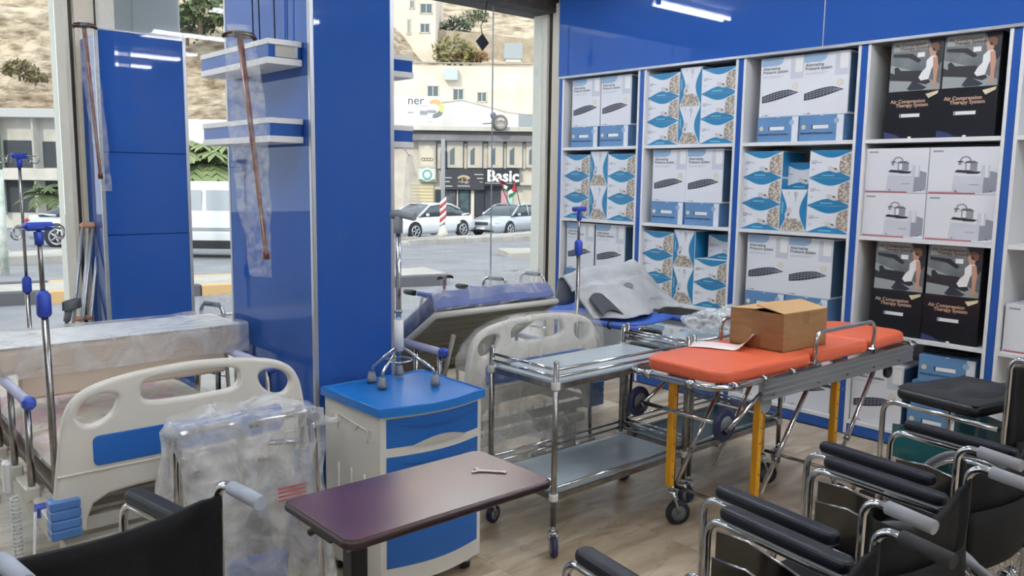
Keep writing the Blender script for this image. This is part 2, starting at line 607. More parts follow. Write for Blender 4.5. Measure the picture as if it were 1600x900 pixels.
# ------------------------------------------------------------------ boxed display panel before the pier
t = thing('display_panel', 'narrow freestanding blue display panel with aluminium edges behind left bed', 'display panel', (1.628, 5.09, 0))
G().box((0, .17, 1.21), (.47, .33, 2.42)).obj('core', M_BLUE, t)
for z0, z1 in ((0.0, 1.298), (1.302, 1.768), (1.772, 2.44)):
    G().box((0, -.001, (z0 + z1) / 2), (.462, .018, z1 - z0), bev=.0015).obj('front_panel', M_BLUE, t)
for sx in (-1, 1):
    G().box((sx * .240, .0, 1.22), (.020, .022, 2.44), bev=.002).obj('edge_trim', M_ALU, t)
G().box((0, .0, 2.444), (.50, .022, .008)).obj('top_trim', M_ALU, t)

# ------------------------------------------------------------------ blue column with shelves
t = thing('display_column', 'tall blue display column with aluminium corner trims and side shelves', 'column', (1.8345, 3.515, 0))
W2, D2 = .1975, .416
G().box((0, -D2 + .052, 1.65), (.375, .08, 3.28)).obj('core', M_BLUE, t)
G().box((-W2 + .052, 0, 1.65), (.08, .80, 3.28)).obj('core', M_BLUE, t)
G().box((0, -D2 + .006, 1.65), (.36, .012, 3.28), bev=.001).obj('front_panel', M_BLUE, t)
G().box((-W2 + .006, 0, 1.65), (.012, .80, 3.28), bev=.001).obj('side_panel', M_BLUE, t)
G().box((W2 - .006, -D2 + .05, 1.65), (.012, .08, 3.28), bev=.001).obj('side_panel', M_BLUE, t)
for sx in (-1, 1):
    for sy in ((-1, 1) if sx < 0 else (-1,)):
        G().box((sx * (W2 - .008), sy * (D2 - .008), 1.65), (.020, .020, 3.28), bev=.002).obj('corner_trim', M_ALU, t)
for side in (-1, 1):
    for z in (2.186, 1.880):
        x0 = side * (W2 + .003)
        x1 = side * (W2 + (.150 if side < 0 else .145))
        cx, w = (x0 + x1) / 2, abs(x1 - x0)
        yc_, dl_ = (-.012, .69) if side < 0 else (-.287, .14)
        s = G().box((cx, yc_, z - .0475), (w - .008, dl_ - .008, .05)).obj('shelf', M_BLUE, t)
        G().box((cx, yc_, z - .011), (w, dl_, .022), bev=.0015).obj('board', M_WHITEBOARD, s)
        G().box((cx, yc_, z - .084), (w, dl_, .026), bev=.0015).obj('board', M_WHITEBOARD, s)
        if side < 0 and z > 2:
            G().box((cx + .008, -.3545, z - .046), (.10, .003, .044)).obj('mirror_strip', mat('mirror strip', '#E8ECEE', rough=.05, metal=1), s)
fin = G().box((W2 + .045, -D2 + .16, 2.05), (.08, .008, 2.4)).obj('glass_fin', mat('greenish glass edge', '#9FB4B0', rough=.08, alpha=.45), t)
G().box((W2 + .088, -D2 + .16, 2.05), (.006, .012, 2.4)).obj('fin_seal', M_BLACKPL, fin)
for k, (dx, dy) in enumerate(((-.26, -.10), (-.27, -.06), (-.24, -.20))):
    G().tube([(dx, dy, 3.3), (dx + .004, dy, 2.8), (dx - .003, dy, 2.5), (dx, dy, 2.187)], .0028, 6).obj('cable', M_BLACKPL, t)

# ------------------------------------------------------------------ shelving bays
SX0, SX1 = 5.22, 5.64
SY = [5.322, 4.404, 3.497, 2.595, 1.726, .86]
LV = [.10, .702, 1.318, 1.930]
BAYN = ['beside the window jamb', 'second from the window', 'third from the window', 'fourth from the window', 'farthest right']
BAYW = ['bay beside window', 'second bay', 'third bay', 'fourth bay', 'last bay']
M_SHELFIN = mat('white shelf lining', '#C4C5C6', rough=.5)
for b in range(5):
    yl, yr = SY[b] - .022, SY[b + 1] + .022
    yc, w = (yl + yr) / 2, yl - yr
    t = thing('shelf_bay', 'white open shelf bay with blue edge strip, ' + BAYN[b], 'shelf', (SX0, yc, 0))
    for sgn in (-1, 1):
        G().box((.21, sgn * (w / 2 - .010), 1.26), (.42, .020, 2.52), bev=.0012).obj('side_board', M_WHITEBOARD, t)
    G().box((.413, 0, 1.31), (.01, w - .04, 2.42)).obj('back_board', M_SHELFIN, t)
    for z in LV:
        G().box((.206, 0, z - .0125), (.41, w - .042, .025), bev=.0012).obj('shelf_board', M_WHITEBOARD, t)
    G().box((.012, 0, .036), (.018, w + .04, .072)).obj('kickboard', M_BLUE, t)
    G().box((.008, w / 2 + .022, 1.26), (.012, .040, 2.52)).obj('edge_strip', M_BLUE, t)
    G().box((.010, 0, .004), (.024, w + .04, .008)).obj('floor_trim', M_BLACKPL, t)

# ------------------------------------------------------------------ cartons
M_CARTONW = mat('white carton board', '#DDDFE4', rough=.42)
M_CARTONG = mat('pale grey carton print', '#C6CAD2', rough=.42)
M_CARTONB = mat('steel blue carton print', '#5A83AE', rough=.42)
M_CARTONB2 = mat('dusty blue carton print', '#93AECB', rough=.42)
M_CARTONS = mat('shaded blue carton side', '#41607E', rough=.45)  # printed blue, darkened for the shade on the carton side
M_TEAL = mat('teal blue carton print', '#2277A6', rough=.35)
M_TEALL = mat('pale teal carton line', '#7FC0C8', rough=.4)
M_INK = mat('dark carton ink', '#2A2E3C', rough=.5)
M_INKG = mat('grey carton ink', '#8D919B', rough=.5)
M_GOLD = mat('gold carton seal', '#D8CBA4', rough=.4)
M_TAN = mat('bubble pad print', '#8C7F72', rough=.5, color2='#C9BFB2', nscale=70, ndetail=1, contrast=(.45, .55))
M_DEV = mat('pump print light', '#C8C4C4', rough=.5)
M_CARTONK = mat('black carton board', '#15161C', rough=.33)
M_COPPER = mat('copper carton ink', '#C9A48C', rough=.5)
M_INKBR = mat('brown carton ink', '#5E4238', rough=.5)
M_PHOTOG = mat('print studio grey', '#767B7C', rough=.42, color2='#5A6064', nscale=6)
M_PHOTOF = mat('print floor grey', '#969C9A', rough=.42)
M_PHOTOD = mat('print dark boots', '#2A2C30', rough=.42)
M_SKIN = mat('print skin tone', '#B98E78', rough=.45)
M_HAIR = mat('print hair brown', '#75503A', rough=.45)
M_WHITEP = mat('print white', '#E6E6E4', rough=.42)
M_RED = mat('carton red line', '#A8323C', rough=.45)

class Art:
    """flat print polygons on the front face of a carton, lifted a hair off the board"""
    def __init__(s, w, h, d):
        s.w, s.h, s.d, s.g, s.ms = w, h, d, G(), []
    def poly(s, pts, m, layer=1, rot=False):
        if m not in s.ms:
            s.ms.append(m)
        y = -s.d / 2 - .0005 * layer
        s.g.add([((p[0] - .5) * s.w, y, p[1] * s.h) for p in pts], [tuple(range(len(pts)))], s.ms.index(m))
    def rect(s, x0, z0, x1, z1, m, layer=1):
        s.poly([(x0, z0), (x1, z0), (x1, z1), (x0, z1)], m, layer)
    def disc(s, cx, cz, rx, m, layer=1, n=18, rz=None):
        rz = rz or rx * s.w / s.h
        s.poly([(cx + rx * math.cos(2 * PI * k / n), cz + rz * math.sin(2 * PI * k / n)) for k in range(n)], m, layer)
    def done(s):
        return s.g.mesh('print', s.ms, fix=False)

def band(f0, f1, x0, x1, n=14):
    return [(x0 + (x1 - x0) * k / n, f0((k / n))) for k in range(n + 1)] + [(x1 - (x1 - x0) * k / n, f1(1 - k / n)) for k in range(n + 1)]

CARTON = {}
def carton_proto(kind):
    """returns (body mesh, [(name, mesh, loc, rot)])"""
    if kind in CARTON:
        return CARTON[kind]
    ex = []
    if kind == 'tall':
        w, h, d = .330, .405, .30
        body = G().box((0, 0, h / 2), (w, d, h), bev=.002).mesh('carton_body', M_CARTONW)
        a = Art(w, h, d)
        a.poly([(.02, .995), (.02, .86), (.38, .86), (.47, .88), (.52, .92), (.53, .995)], M_CARTONB2)
        a.rect(.70, .62, .99, .97, M_CARTONG)
        a.rect(.80, .72, .97, .96, M_WHITEP, 2)
        f = lambda t: .245 + .155 * (3 * t * t - 2 * t ** 3) * (1 if t < .8 else 1)
        top = lambda t: .355 + .085 * math.sin(min(t * 1.15, 1) * PI * .62) + .01 * t - (.05 * max(0, t - .75) / .25)
        a.poly(band(lambda t: .245 + .145 * t ** 1.5, top, .06, .90), M_INK)
        for q in (.28, .52, .76):
            a.poly(band(lambda t: .245 + .145 * t ** 1.5 + q * (top(t) - .245 - .145 * t ** 1.5) - .004, lambda t: .245 + .145 * t ** 1.5 + q * (top(t) - .245 - .145 * t ** 1.5) + .005, .08, .84), M_INKG, 2)
        for q in range(9):
            t0 = .08 + q * .085
            zb, zt = .245 + .145 * t0 ** 1.5, top(t0)
            a.rect(.06 + .84 * t0, zb, .06 + .84 * t0 + .008, zt, M_INKG, 2)
        a.disc(.82, .50, .065, M_GOLD)
        a.disc(.82, .50, .045, M_CARTONW, 2)
        a.disc(.82, .50, .020, M_GOLD, 3)
        a.rect(.06, .685, .55, .690, M_INKG)
        a.rect(.06, .665, .48, .669, M_INKG)
        a.rect(.07, .025, .12, .035, M_INKG)
        a.rect(.14, .025, .22, .036, M_INK)
        ex.append(('print', a.done(), (0, 0, 0), (0, 0, 0)))
        ex.append(('lettering', text_mesh('Alternating\nPressure system', .0290, M_INK, bold=.0004, spacing=.85), (-w * .44, -d / 2 - .0008, h * .795), (PI / 2, 0, 0)))
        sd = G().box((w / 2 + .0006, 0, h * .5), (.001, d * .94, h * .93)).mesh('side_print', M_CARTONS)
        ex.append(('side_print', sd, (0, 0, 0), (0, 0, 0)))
    elif kind == 'low':
        w, h, d = .318, .170, .33
        body = G().box((0, 0, h / 2), (w, d, h), bev=.002).mesh('carton_body', M_CARTONB)
        a = Art(w, h, d)
        a.rect(.84, .0, .985, .99, M_CARTONW)
        a.disc(.10, .55, .05, M_GOLD)
        a.disc(.83, .76, .06, M_CARTONB2, 2)
        a.rect(.28, .46, .66, .62, M_INK)
        a.rect(.31, .47, .66, .61, M_WHITEP, 2)
        a.disc(.5, .985, .04, M_WHITEP, 2, rz=.015)
        ex.append(('print', a.done(), (0, 0, 0), (0, 0, 0)))
        ex.append(('lettering', text_mesh('Alternating Pressure system', .0205, M_INK, bold=.0004), (-w * .47, -d / 2 - .0012, h * .27), (PI / 2, 0, 0)))
    elif kind in ('lens', 'lens_up', 'lens_small'):
        w, h, d = (.310, .182, .30)
        a = Art(w, h, d) if kind != 'lens_up' else None
        W_, H_ = (w, h) if kind != 'lens_up' else (.202, .286)
        A = Art(W_, H_, d)
        def tr(pts):
            return [(z, 1 - x) for x, z in pts] if kind == 'lens_up' else pts
        sc = lambda u, a0, a1: a0 + (a1 - a0) * math.sin(PI * u) ** 1.3
        A.poly(tr(band(lambda u: .985 - .25 * math.sin(PI * u) ** 1.3, lambda u: .995, .01, .99)), M_TEAL)
        A.poly(tr(band(lambda u: .005, lambda u: .02 + .24 * math.sin(PI * u) ** 1.3, .01, .99)), M_TEAL)
        A.poly(tr(band(lambda u: .97 - .25 * math.sin(PI * u) ** 1.3, lambda u: .985 - .25 * math.sin(PI * u) ** 1.3, .01, .99)), M_TEALL, 2)
        pad = [(.70, .20), (.68, .45), (.70, .68), (.76, .80), (.88, .88), (.99, .92), (.99, .08), (.86, .12)]
        A.poly(tr(pad), M_TAN, 3)
        A.poly(tr([(.42, .36), (.45, .42), (.52, .42), (.66, .33), (.70, .26), (.68, .20), (.60, .19), (.45, .27)]), M_DEV, 4)
        A.poly(tr([(.56, .34), (.60, .36), (.65, .32), (.61, .29)]), M_INK, 5)
        for q, (zz, ww) in enumerate(((.60, .13), (.55, .24), (.51, .10))):
            A.poly(tr([(.05, zz), (.05 + ww, zz), (.05 + ww, zz + .022), (.05, zz + .022)]), M_INKG, 2)
        A.poly(tr([(.05, .27), (.13, .27), (.13, .34), (.05, .34)]), M_CARTONG, 2)
        A.poly(tr([(.30, .07), (.58, .07), (.58, .11), (.30, .11)]), M_TEALL, 3)
        body = G().box((0, 0, H_ / 2), (W_, d, H_), bev=.002).mesh('carton_body', M_CARTONW)
        ex.append(('print', A.done(), (0, 0, 0), (0, 0, 0)))
        sd = G().box((W_ / 2 + .0005, 0, H_ * .5), (.0008, d * .96, H_ * .94)).mesh('side_print', M_TEAL)
        ex.append(('side_print', sd, (0, 0, 0), (0, 0, 0)))
    elif kind == 'photo':
        w, h, d = .312, .305, .32
        body = G().box((0, 0, h / 2), (w, d, h), bev=.002).mesh('carton_body', M_CARTONK)
        a = Art(w, h, d)
        a.rect(.01, .01, .985, .99, M_PHOTOG)
        a.poly([(.01, .01), (.97, .01), (.97, .12), (.4, .42), (.01, .55)], M_PHOTOF, 2)
        a.rect(.05, .80, .70, .99, M_PHOTOF, 2)
        a.poly([(.72, .99), (.985, .99), (.985, .55), (.88, .40), (.80, .80)], M_PHOTOD, 2)
        a.poly([(.05, .76), (.42, .74), (.60, .60), (.55, .55), (.36, .66), (.05, .70)], M_PHOTOD, 3)
        a.poly([(.52, .66), (.66, .66), (.66, .75), (.52, .75)], M_WHITEP, 3)
        a.poly([(.01, .24), (.01, .40), (.10, .36), (.09, .48), (.15, .50), (.22, .42), (.60, .40), (.72, .30), (.80, .16), (.72, .12), (.40, .20)], M_PHOTOD, 4)
        a.poly([(.36, .05), (.46, .20), (.60, .14), (.74, .06), (.66, .02), (.42, .02)], M_INK, 5)
        a.poly([(.57, .26), (.62, .20), (.76, .22), (.80, .40), (.88, .58), (.88, .66), (.78, .66), (.70, .58), (.70, .45), (.62, .36)], M_WHITEP, 5)
        a.poly([(.82, .64), (.90, .64), (.93, .45), (.91, .25), (.92, .06), (.83, .06), (.85, .25), (.83, .45)], M_SKIN, 6)
        a.poly([(.76, .66), (.86, .66), (.88, .74), (.80, .76), (.77, .85), (.73, .80), (.75, .74)], M_SKIN, 5)
        a.poly([(.76, .84), (.78, .90), (.87, .91), (.93, .86), (.93, .76), (.87, .72), (.84, .80)], M_HAIR, 6)
        ex.append(('print', a.done(), (0, 0, 0), (0, 0, 0)))
        ex.append(('lettering', text_mesh('Air Compression\n    Therapy System', .0270, M_INKBR, bold=.0006, spacing=.8), (-w * .42, -d / 2 - .0038, h * .885), (PI / 2, 0, 0)))
    elif kind == 'black':
        w, h, d = .324, .282, .33
        body = G().box((0, 0, h / 2), (w, d, h), bev=.002).mesh('carton_body', M_CARTONK)
        a = Art(w, h, d)
        a.rect(.28, .45, .66, .53, M_INKG)
        a.rect(.32, .455, .66, .525, M_WHITEP, 2)
        c1 = Art(w, h, d); c1.poly([(.74, .93), (.97, .99), (.96, .93), (.80, .84)], M_GOLD)
        c2 = Art(w, h, d); c2.poly([(.01, .01), (.34, .01), (.22, .09), (.01, .15)], mat('violet carton sheen', '#343A66', rough=.4), 1)  # sheen on the black board painted in as a violet corner
        c3 = Art(w, h, d); c3.disc(.5, .02, .035, M_WHITEP, 2, rz=.02)
        for nm_, q_ in (('hand_slot', a), ('corner_label', c1), ('corner_mark', c2), ('tab_print', c3)):
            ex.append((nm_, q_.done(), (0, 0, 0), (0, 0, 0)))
        ex.append(('lettering', text_mesh('Air Compression\n    Therapy System', .0300, M_COPPER, bold=.0007, spacing=.8), (-w * .40, -d / 2 - .0008, h * .76), (PI / 2, 0, 0)))
    elif kind == 'tap':
        w, h, d = .388, .276, .34
        body = G().box((0, 0, h / 2), (w, d, h), bev=.002).mesh('carton_body', M_CARTONW)
        a = Art(w, h, d)
        a.poly([(.36, .05), (.80, .03), (.80, .38), (.38, .40)], M_CARTONG)
        a.poly([(.80, .03), (.985, .08), (.985, .46), (.88, .50), (.80, .38)], M_INKG)
        a.rect(.76, .36, .88, .62, M_CARTONG, 2)
        a.rect(.82, .36, .85, .62, M_WHITEP, 3)
        for k in range(16):
            t0, t1 = PI * k / 16, PI * (k + 1) / 16
            q = [(.53 + .085 * math.cos(t0), .70 + .11 * math.sin(t0)), (.53 + .085 * math.cos(t1), .70 + .11 * math.sin(t1)), (.53 + .06 * math.cos(t1), .70 + .08 * math.sin(t1)), (.53 + .06 * math.cos(t0), .70 + .08 * math.sin(t0))]
            a.poly(q, M_INKG, 2)
        a.rect(.590, .48, .615, .71, M_INKG, 2)
        a.rect(.430, .62, .470, .70, M_INKG, 2)
        a.rect(.42, .685, .50, .705, M_INK, 2)
        a.rect(.53, .50, .70, .66, M_INKG, 3)
        a.rect(.55, .52, .60, .66, M_WHITEP, 4)
        a.poly([(.50, .66), (.72, .66), (.66, .71), (.56, .71)], M_PHOTOG, 4)
        a.poly([(.38, .47), (.72, .44), (.76, .48), (.42, .52)], M_PHOTOD, 4)
        a.rect(.56, .44, .70, .48, M_INK, 5)
        a.rect(.60, .20, .74, .215, M_INKG, 2)
        c1 = Art(w, h, d); c1.rect(.05, .90, .20, .935, M_INKG)
        c2 = Art(w, h, d); c2.rect(.02, .012, .70, .035, M_RED); c2.rect(.02, .045, .50, .052, M_INKG)
        ex.append(('corner_mark', c1.done(), (0, 0, 0), (0, 0, 0)))
        ex.append(('line_print', c2.done(), (0, 0, 0), (0, 0, 0)))
        a.disc(.42, .07, .012, M_INK)
        a.disc(.91, .07, .012, M_INK)
        ex.append(('print', a.done(), (0, 0, 0), (0, 0, 0)))
    CARTON[kind] = (body, ex)
    return CARTON[kind]

def carton(kind, y, z, label, group, x=None, rz=0.0):
    body, ex = carton_proto(kind)
    d = .15 if kind in ('tall', 'lens', 'lens_up') else .165
    o = link('carton', body, None, ((SX0 + .028 + d) if x is None else x, y, z + .0012), -PI / 2 + rz)
    tag(o, label, 'carton', group)
    for n, me, loc, rot in ex:
        c = link(n, me, o, loc)
        c.rotation_euler = rot
    return o

ROWW = {3: 'top shelf', 2: 'second shelf down', 1: 'third shelf down', 0: 'bottom shelf'}
def pair(b, r, y1, y2, kinds=('low', 'tall'), dz=(.170,)):
    for side, y in (('left', y1), ('right', y2)):
        z = LV[r]
        j = RND.uniform(-.004, .004)
        if kinds[0] == 'low':
            carton('low', y + .004, z, f'low blue pressure-system carton with hand slot, {side} of pair, {ROWW[r]}, {BAYW[b]}', 'low blue pressure system cartons', x=SX0 + .195)
            carton('tall', y + j, z + .1712, f'tall white mattress carton, {side} of pair, {ROWW[r]}, {BAYW[b]}', 'tall white pressure system cartons', x=SX0 + .188)
        else:
            carton('black', y, z, f'black therapy-system carton with hand slot, {side} of pair, {ROWW[r]}, {BAYW[b]}', 'black therapy system cartons')
            carton('photo', y + j, z + .2832, f'exercise photo carton atop black carton, {side} of pair, {ROWW[r]}, {BAYW[b]}', 'photo therapy system cartons', x=SX0 + .20)

pair(0, 3, 5.050, 4.710); pair(0, 1, 5.075, 4.730)
pair(1, 2, 4.130, 3.800)
pair(2, 3, 3.195, 2.872); pair(2, 1, 3.230, 2.905)
for b_, y_, s_ in ((2, 3.20, 'left'), (2, 2.86, 'right'), (1, 4.12, 'left'), (1, 3.78, 'right')):
    carton('tall', y_, LV[0], f'tall white mattress carton standing {s_}, bottom shelf, {BAYW[b_]}', 'tall white pressure system cartons')
pair(3, 3, 2.292, 1.975, ('black',)); pair(3, 1, 2.300, 1.972, ('black',))

def lens_set(b, r, c1, c2, c3, up=2, n1=3, n3=3):
    z = LV[r]
    S = ['bottom', 'middle', 'top']
    for k in range(n1):
        carton('lens', c1, z + .1835 * k, f'teal and white bubble-pad carton, {S[k]} of left stack, {ROWW[r]}, {BAYW[b]}', 'teal bubble pad cartons')
    for k in range(up):
        carton('lens_up', c2, z + .2875 * k, f'upright teal bubble-pad carton, {"upper" if k else "lower"} in centre, {ROWW[r]}, {BAYW[b]}', 'teal bubble pad cartons')
    for k in range(n3):
        carton('lens', c3, z + .1835 * k, f'teal and white bubble-pad carton, {S[k]} of right stack, {ROWW[r]}, {BAYW[b]}', 'teal bubble pad cartons')
lens_set(0, 2, 5.128, 4.868, 4.610)
lens_set(1, 3, 4.208, 3.950, 3.692)
lens_set(1, 1, 4.210, 3.952, 3.694, n3=2)
lens_set(2, 2, 3.300, 3.043, 2.786, up=1)
carton('lens', 3.640, LV[1] + .367, 'set-back teal carton atop right stack, third shelf down, second bay', 'teal bubble pad cartons', x=SX0 + .27)
carton('lens', 3.040, LV[2] + .2885, 'set-back teal carton lying over the central upright one, second shelf down, third bay', 'teal bubble pad cartons', x=SX0 + .26)
for r_, z in (('lower', LV[2]), ('upper', LV[2] + .2775)):
    for s_, y in (('left', 2.357), ('right', 1.964)):
        carton('tap', y, z, f'white faucet-print carton, {r_} {s_} of four, second shelf down, fourth bay', 'white faucet print cartons')
carton('tap', 1.480, LV[1], 'lone white faucet-print carton on the rightmost shelf bay', 'white faucet print cartons', x=SX0 + .20)
# bottom shelf of the fourth bay: tall carton standing, flat blue cartons lying
carton('tall', 2.382, LV[0], 'tall white mattress carton at left, bottom shelf, fourth bay', 'tall white pressure system cartons')
carton('low', 2.020, LV[0], 'low blue carton at the base of three, bottom shelf, fourth bay', 'low blue pressure system cartons')
carton('low', 2.010, LV[0] + .1715, 'low blue carton in mid stack of three, bottom shelf, fourth bay', 'low blue pressure system cartons', rz=.06)
carton('low', 1.985, LV[0] + .343, 'low blue carton topping a stack of three, bottom shelf, fourth bay', 'low blue pressure system cartons', rz=.12)
o = G().box((0, 0, .014), (.20, .26, .026), bev=.004).box((0, 0, .0275), (.17, .22, .001)).obj('flat_case', M_CARTONK, None, (5.43, 2.02, LV[0] + .5155), .1)
tag(o, 'thin black case lying on the stacked low blue cartons, fourth bay', 'case')

# ------------------------------------------------------------------ caster helper
def caster(parent, x, y, r=.05, top=.13, rz=0.0, m=None, off=.025, w=.024):
    """swivel caster: fork + wheel, standing on the floor under (x, y)"""
    c, s = math.cos(rz), math.sin(rz)
    ax, ay = -s, c                      # axle direction
    wx, wy = x + c * off, y + s * off
    g = G().cyl((x, y, top - .03), (x, y, top), .013, 10).lathe([(.02, 0), (.026, .006), (.02, .014)], (x, y, top - .04), seg=12)
    for k in (-1, 1):
        a = Vector((x + ax * k * (w / 2 + .004), y + ay * k * (w / 2 + .004), top - .032))
        b = Vector((wx + ax * k * (w / 2 + .004), wy + ay * k * (w / 2 + .004), r))
        g.tube([a, (a + b) / 2 + Vector((0, 0, .005)), b], [.010, .008, .007], 6)
    o = g.obj('caster', M_CHROME, parent)
    wg = G().lathe([(r * .62, -w / 2), (r * .95, -w / 2), (r, -w / 4), (r, w / 4), (r * .95, w / 2), (r * .62, w / 2)], (wx, wy, r), (ax, ay, 0), 24)
    wo = wg.obj('caster_wheel', m or M_RUBBER, o)
    G().lathe([(.2 * r, -w / 2 - .003), (r * .62, -w / 2 - .001), (r * .62, w / 2 + .001), (.2 * r, w / 2 + .003)], (wx, wy, r), (ax, ay, 0), 18).obj('wheel_hub', M_HUB, o)
    return o

# ------------------------------------------------------------------ hospital bed
BX0 = 1.09
BOARD = [(-.478, .50), (-.461, .637), (-.440, .790), (-.420, .860), (-.384, .906), (-.317, .938), (-.200, .960), (-.045, .971), (.045, .971), (.200, .960),
         (.317, .938), (.384, .906), (.420, .860), (.440, .790), (.461, .637), (.478, .50)]
HOLE1 = [(-.388, .834), (-.372, .873), (-.329, .898), (-.276, .900), (-.256, .880), (-.274, .835), (-.314, .805), (-.361, .801)]
HOLE2 = [(-.179, .890), (-.155, .928), (-.05, .938), (.05, .938), (.155, .928), (.179, .890), (.155, .853), (.05, .846), (-.05, .846), (-.155, .853)]
M_BEDFRAME = mat('cream powder coated steel', '#CFCDC2', rough=.45)
M_FLORAL = mat('pastel floral mattress cloth', '#E6DFC6', rough=.7, color2='#E3B4BC', nscale=5, contrast=(.45, .6))
M_LILAC = mat('pale lilac rail tube', '#B9BEDA', rough=.35)
M_CAPBLUE = mat('royal blue rail cap', '#3A53B4', rough=.4)
M_UNDER = mat('grey brown bed deck', '#6E655A', rough=.6)
M_BLUEWRAP = mat('blue mattress cover', '#47578A', rough=.5, color2='#5B6B9C', nscale=6)

def bed_board(parent, y, face, name, wrapped=False):
    """moulded end board with three grip holes; face = -1 looks to -y"""
    lower = [(.478, .50), (.478, .43), (.375, .43), (.372, .47), (.35, .52), (.30, .545), (.2, .553), (-.2, .553), (-.30, .545), (-.35, .52), (-.372, .47), (-.375, .43), (-.478, .43), (-.478, .50)]
    up = []
    for i in range(len(BOARD) - 1):
        up.append(BOARD[i])
    outer = [BOARD[0]] + smooth_loop(BOARD, 4)[4:-8] + [BOARD[-2]] + lower[:-1]
    h1, h2 = smooth_loop(HOLE1, 4), smooth_loop(HOLE2, 4)
    h3 = [(-x, z) for x, z in h1][::-1]
    o = G().plate(outer, (h1, h2, h3), .040, .014, M=T(0, y, 0) @ XZ).obj(name, M_CREAM, parent)
    # raised lip along the lower skirt, blue inset plate, corner bumpers
    G().box((0, y + face * .021, .639), (.92, .006, .008), bev=.002).obj('ridge', M_CREAM, o)
    G().plate(round_rect(-.345, .655, .345, .760, .02), (), .010, .003, M=T(0, y + face * .020, 0) @ XZ).obj('inset_plate', M_BLUEPL, o)
    for sx in (-1, 1):
        g = G()
        g.box((sx * .442, y + face * .004, .493), (.088, .056, .134), bev=.008)
        for k in range(4):
            z0 = .426 + k * .034
            g.box((sx * .442, y + face * .006, z0 + .017), (.094, .062, .032), bev=.004)
        g.obj('corner_bumper', M_SLATEBLUE, o)
    return o

def side_rail(parent, x, y0, y1, z, sx):
    """collapsible side rail: lilac top tube with blue caps, steel posts, cream sockets"""
    o = G().cyl((x, y0 + .02, z), (x, y1 - .02, z), .019, 14).obj('side_rail', M_LILAC, parent)
    for y, s in ((y0, -1), (y1, 1)):
        G().box((x, y + (.0 if s < 0 else 0), z), (.046, .05, .046), bev=.012).obj('end_cap', M_CAPBLUE, o)
    n = 5
    for k in range(n):
        yy = y0 + .03 + (y1 - y0 - .06) * k / (n - 1)
        G().cyl((x, yy, .47), (x, yy, z - .015), .0125, 10).obj('rail_post', M_STEEL, o)
        G().box((x, yy, .485), (.05, .055, .055), bev=.006).obj('post_socket', M_BEDFRAME, o)
    return o

def bed_frame(t):
    for sx in (-1, 1):
        G().box((sx * .455, 0, .435), (.045, 1.92, .075), bev=.004).obj('side_beam', M_BEDFRAME, t)
    for y in (-.9, -.3, .3, .9):
        G().box((0, y, .42), (.87, .045, .05)).obj('cross_beam', M_BEDFRAME, t)
    G().box((0, -.93, .35), (.86, .04, .045)).obj('end_beam', M_BEDFRAME, t)
    for sx in (-1, 1):
        for sy in (-1, 1):
            l = G().box((sx * .40, sy * .86, .27), (.05, .05, .28), bev=.004).obj('leg', M_BEDFRAME, t)
            caster(t, sx * .40, sy * .86, .06, .15, .6)

# bed 1, foot board towards the viewer
bed = thing('hospital_bed', 'hospital bed with cream and blue footboard beside the blue column', 'bed', (BX0, 4.02, 0))
bed_board(bed, -1.0, -1, 'footboard')
bed_frame(bed)
deck = G().box((0, 0, .50), (.84, 1.90, .03), bev=.004).obj('deck', M_UNDER, bed)
def matt(u, v):
    x = -.41 + .82 * u
    y = -.90 + 1.82 * v
    e = min(u, 1 - u) * 8
    f = min(v, 1 - v) * 16
    z = .58 + .05 * min(1, e) ** .5 * min(1, f) ** .5 + .012 * noise.noise((x * 6, y * 6, 0))
    return (x, y, z)
G().sheet(matt, 20, 30, thick=.085).obj('mattress', M_FLORAL, bed)
G().sheet(lambda u, v: tuple(Vector(matt(u, v)) + Vector(((u - .5) * .04, 0, .012 + .012 * noise.noise((u * 12, v * 22, 5))))), 40, 60).obj('mattress_film', M_FILM2, bed)
side_rail(bed, -.470, -.70, .52, .83, -1)
side_rail(bed, .455, -.70, .48, .83, 1)
# hand control hanging at the side with coil cord
cord = []
for k in range(160):
    a = k * .75
    cord.append((-.515 + .014 * math.cos(a), -.60 + .014 * math.sin(a), .46 - .0019 * k))
hc = G().box((-.515, -.48, .50), (.03, .05, .13), bev=.01).obj('hand_control', M_WHITEPL, bed)
G().tube(cord, .0035, 6).obj('coil_cord', M_WHITEPL, hc)
G().tube(fillet([(-.50, -.86, .48), (-.52, -.88, .25), (-.47, -.92, .10), (-.30, -.9, .02)], .06), .005, 6).obj('power_cable', M_WHITEPL, bed)
G().box((-.470, -.80, .46), (.035, .05, .035)).obj('frame_cap', M_CAPBLUE, bed)

# wrapped cream end panel lying across the rails of bed 1
def slab(u, v):
    x = -.52 + 1.03 * u
    y = -.21 + .42 * v
    z = .155 + .014 * math.sin(PI * v) - .05 * abs(2 * u - 1) ** 8 - .03 * abs(2 * v - 1) ** 10
    return (x, y, z)
t = thing('wrapped_bed_panel', 'cream padded bed panel in white plastic lying across the left bed rails', 'bed panel', (1.085, 3.885, .851))
G().box((0, -.165, -.02), (.84, .03, .17), bev=.01).obj('hanging_edge', mat('tan padded panel', '#C9B9A6', rough=.6), t)
G().box((0, 0, .055), (1.0, .37, .105), bev=.02).obj('panel', mat('tan padded panel', '#C9B9A6', rough=.6), t)
def wrapf(u, v):
    # over the top and down both long sides
    x = -.525 + 1.045 * u
    s = v * .70
    if s < .13:
        y, z = -.195 - .012, s - .012
    elif s < .57:
        y, z = -.205 + (s - .13), .118
    else:
        y, z = .235, .118 - (s - .57)
    n = noise.noise((x * 3, s * 5, 3)) * .008 + noise.noise((x * 9, s * 8, 7)) * .004
    return (x, y + n * .6, z + n + .003)
G().sheet(wrapf, 60, 40).obj('plastic_wrap', film('white wrap film', a0=.06, a1=.5, scale=5), t)
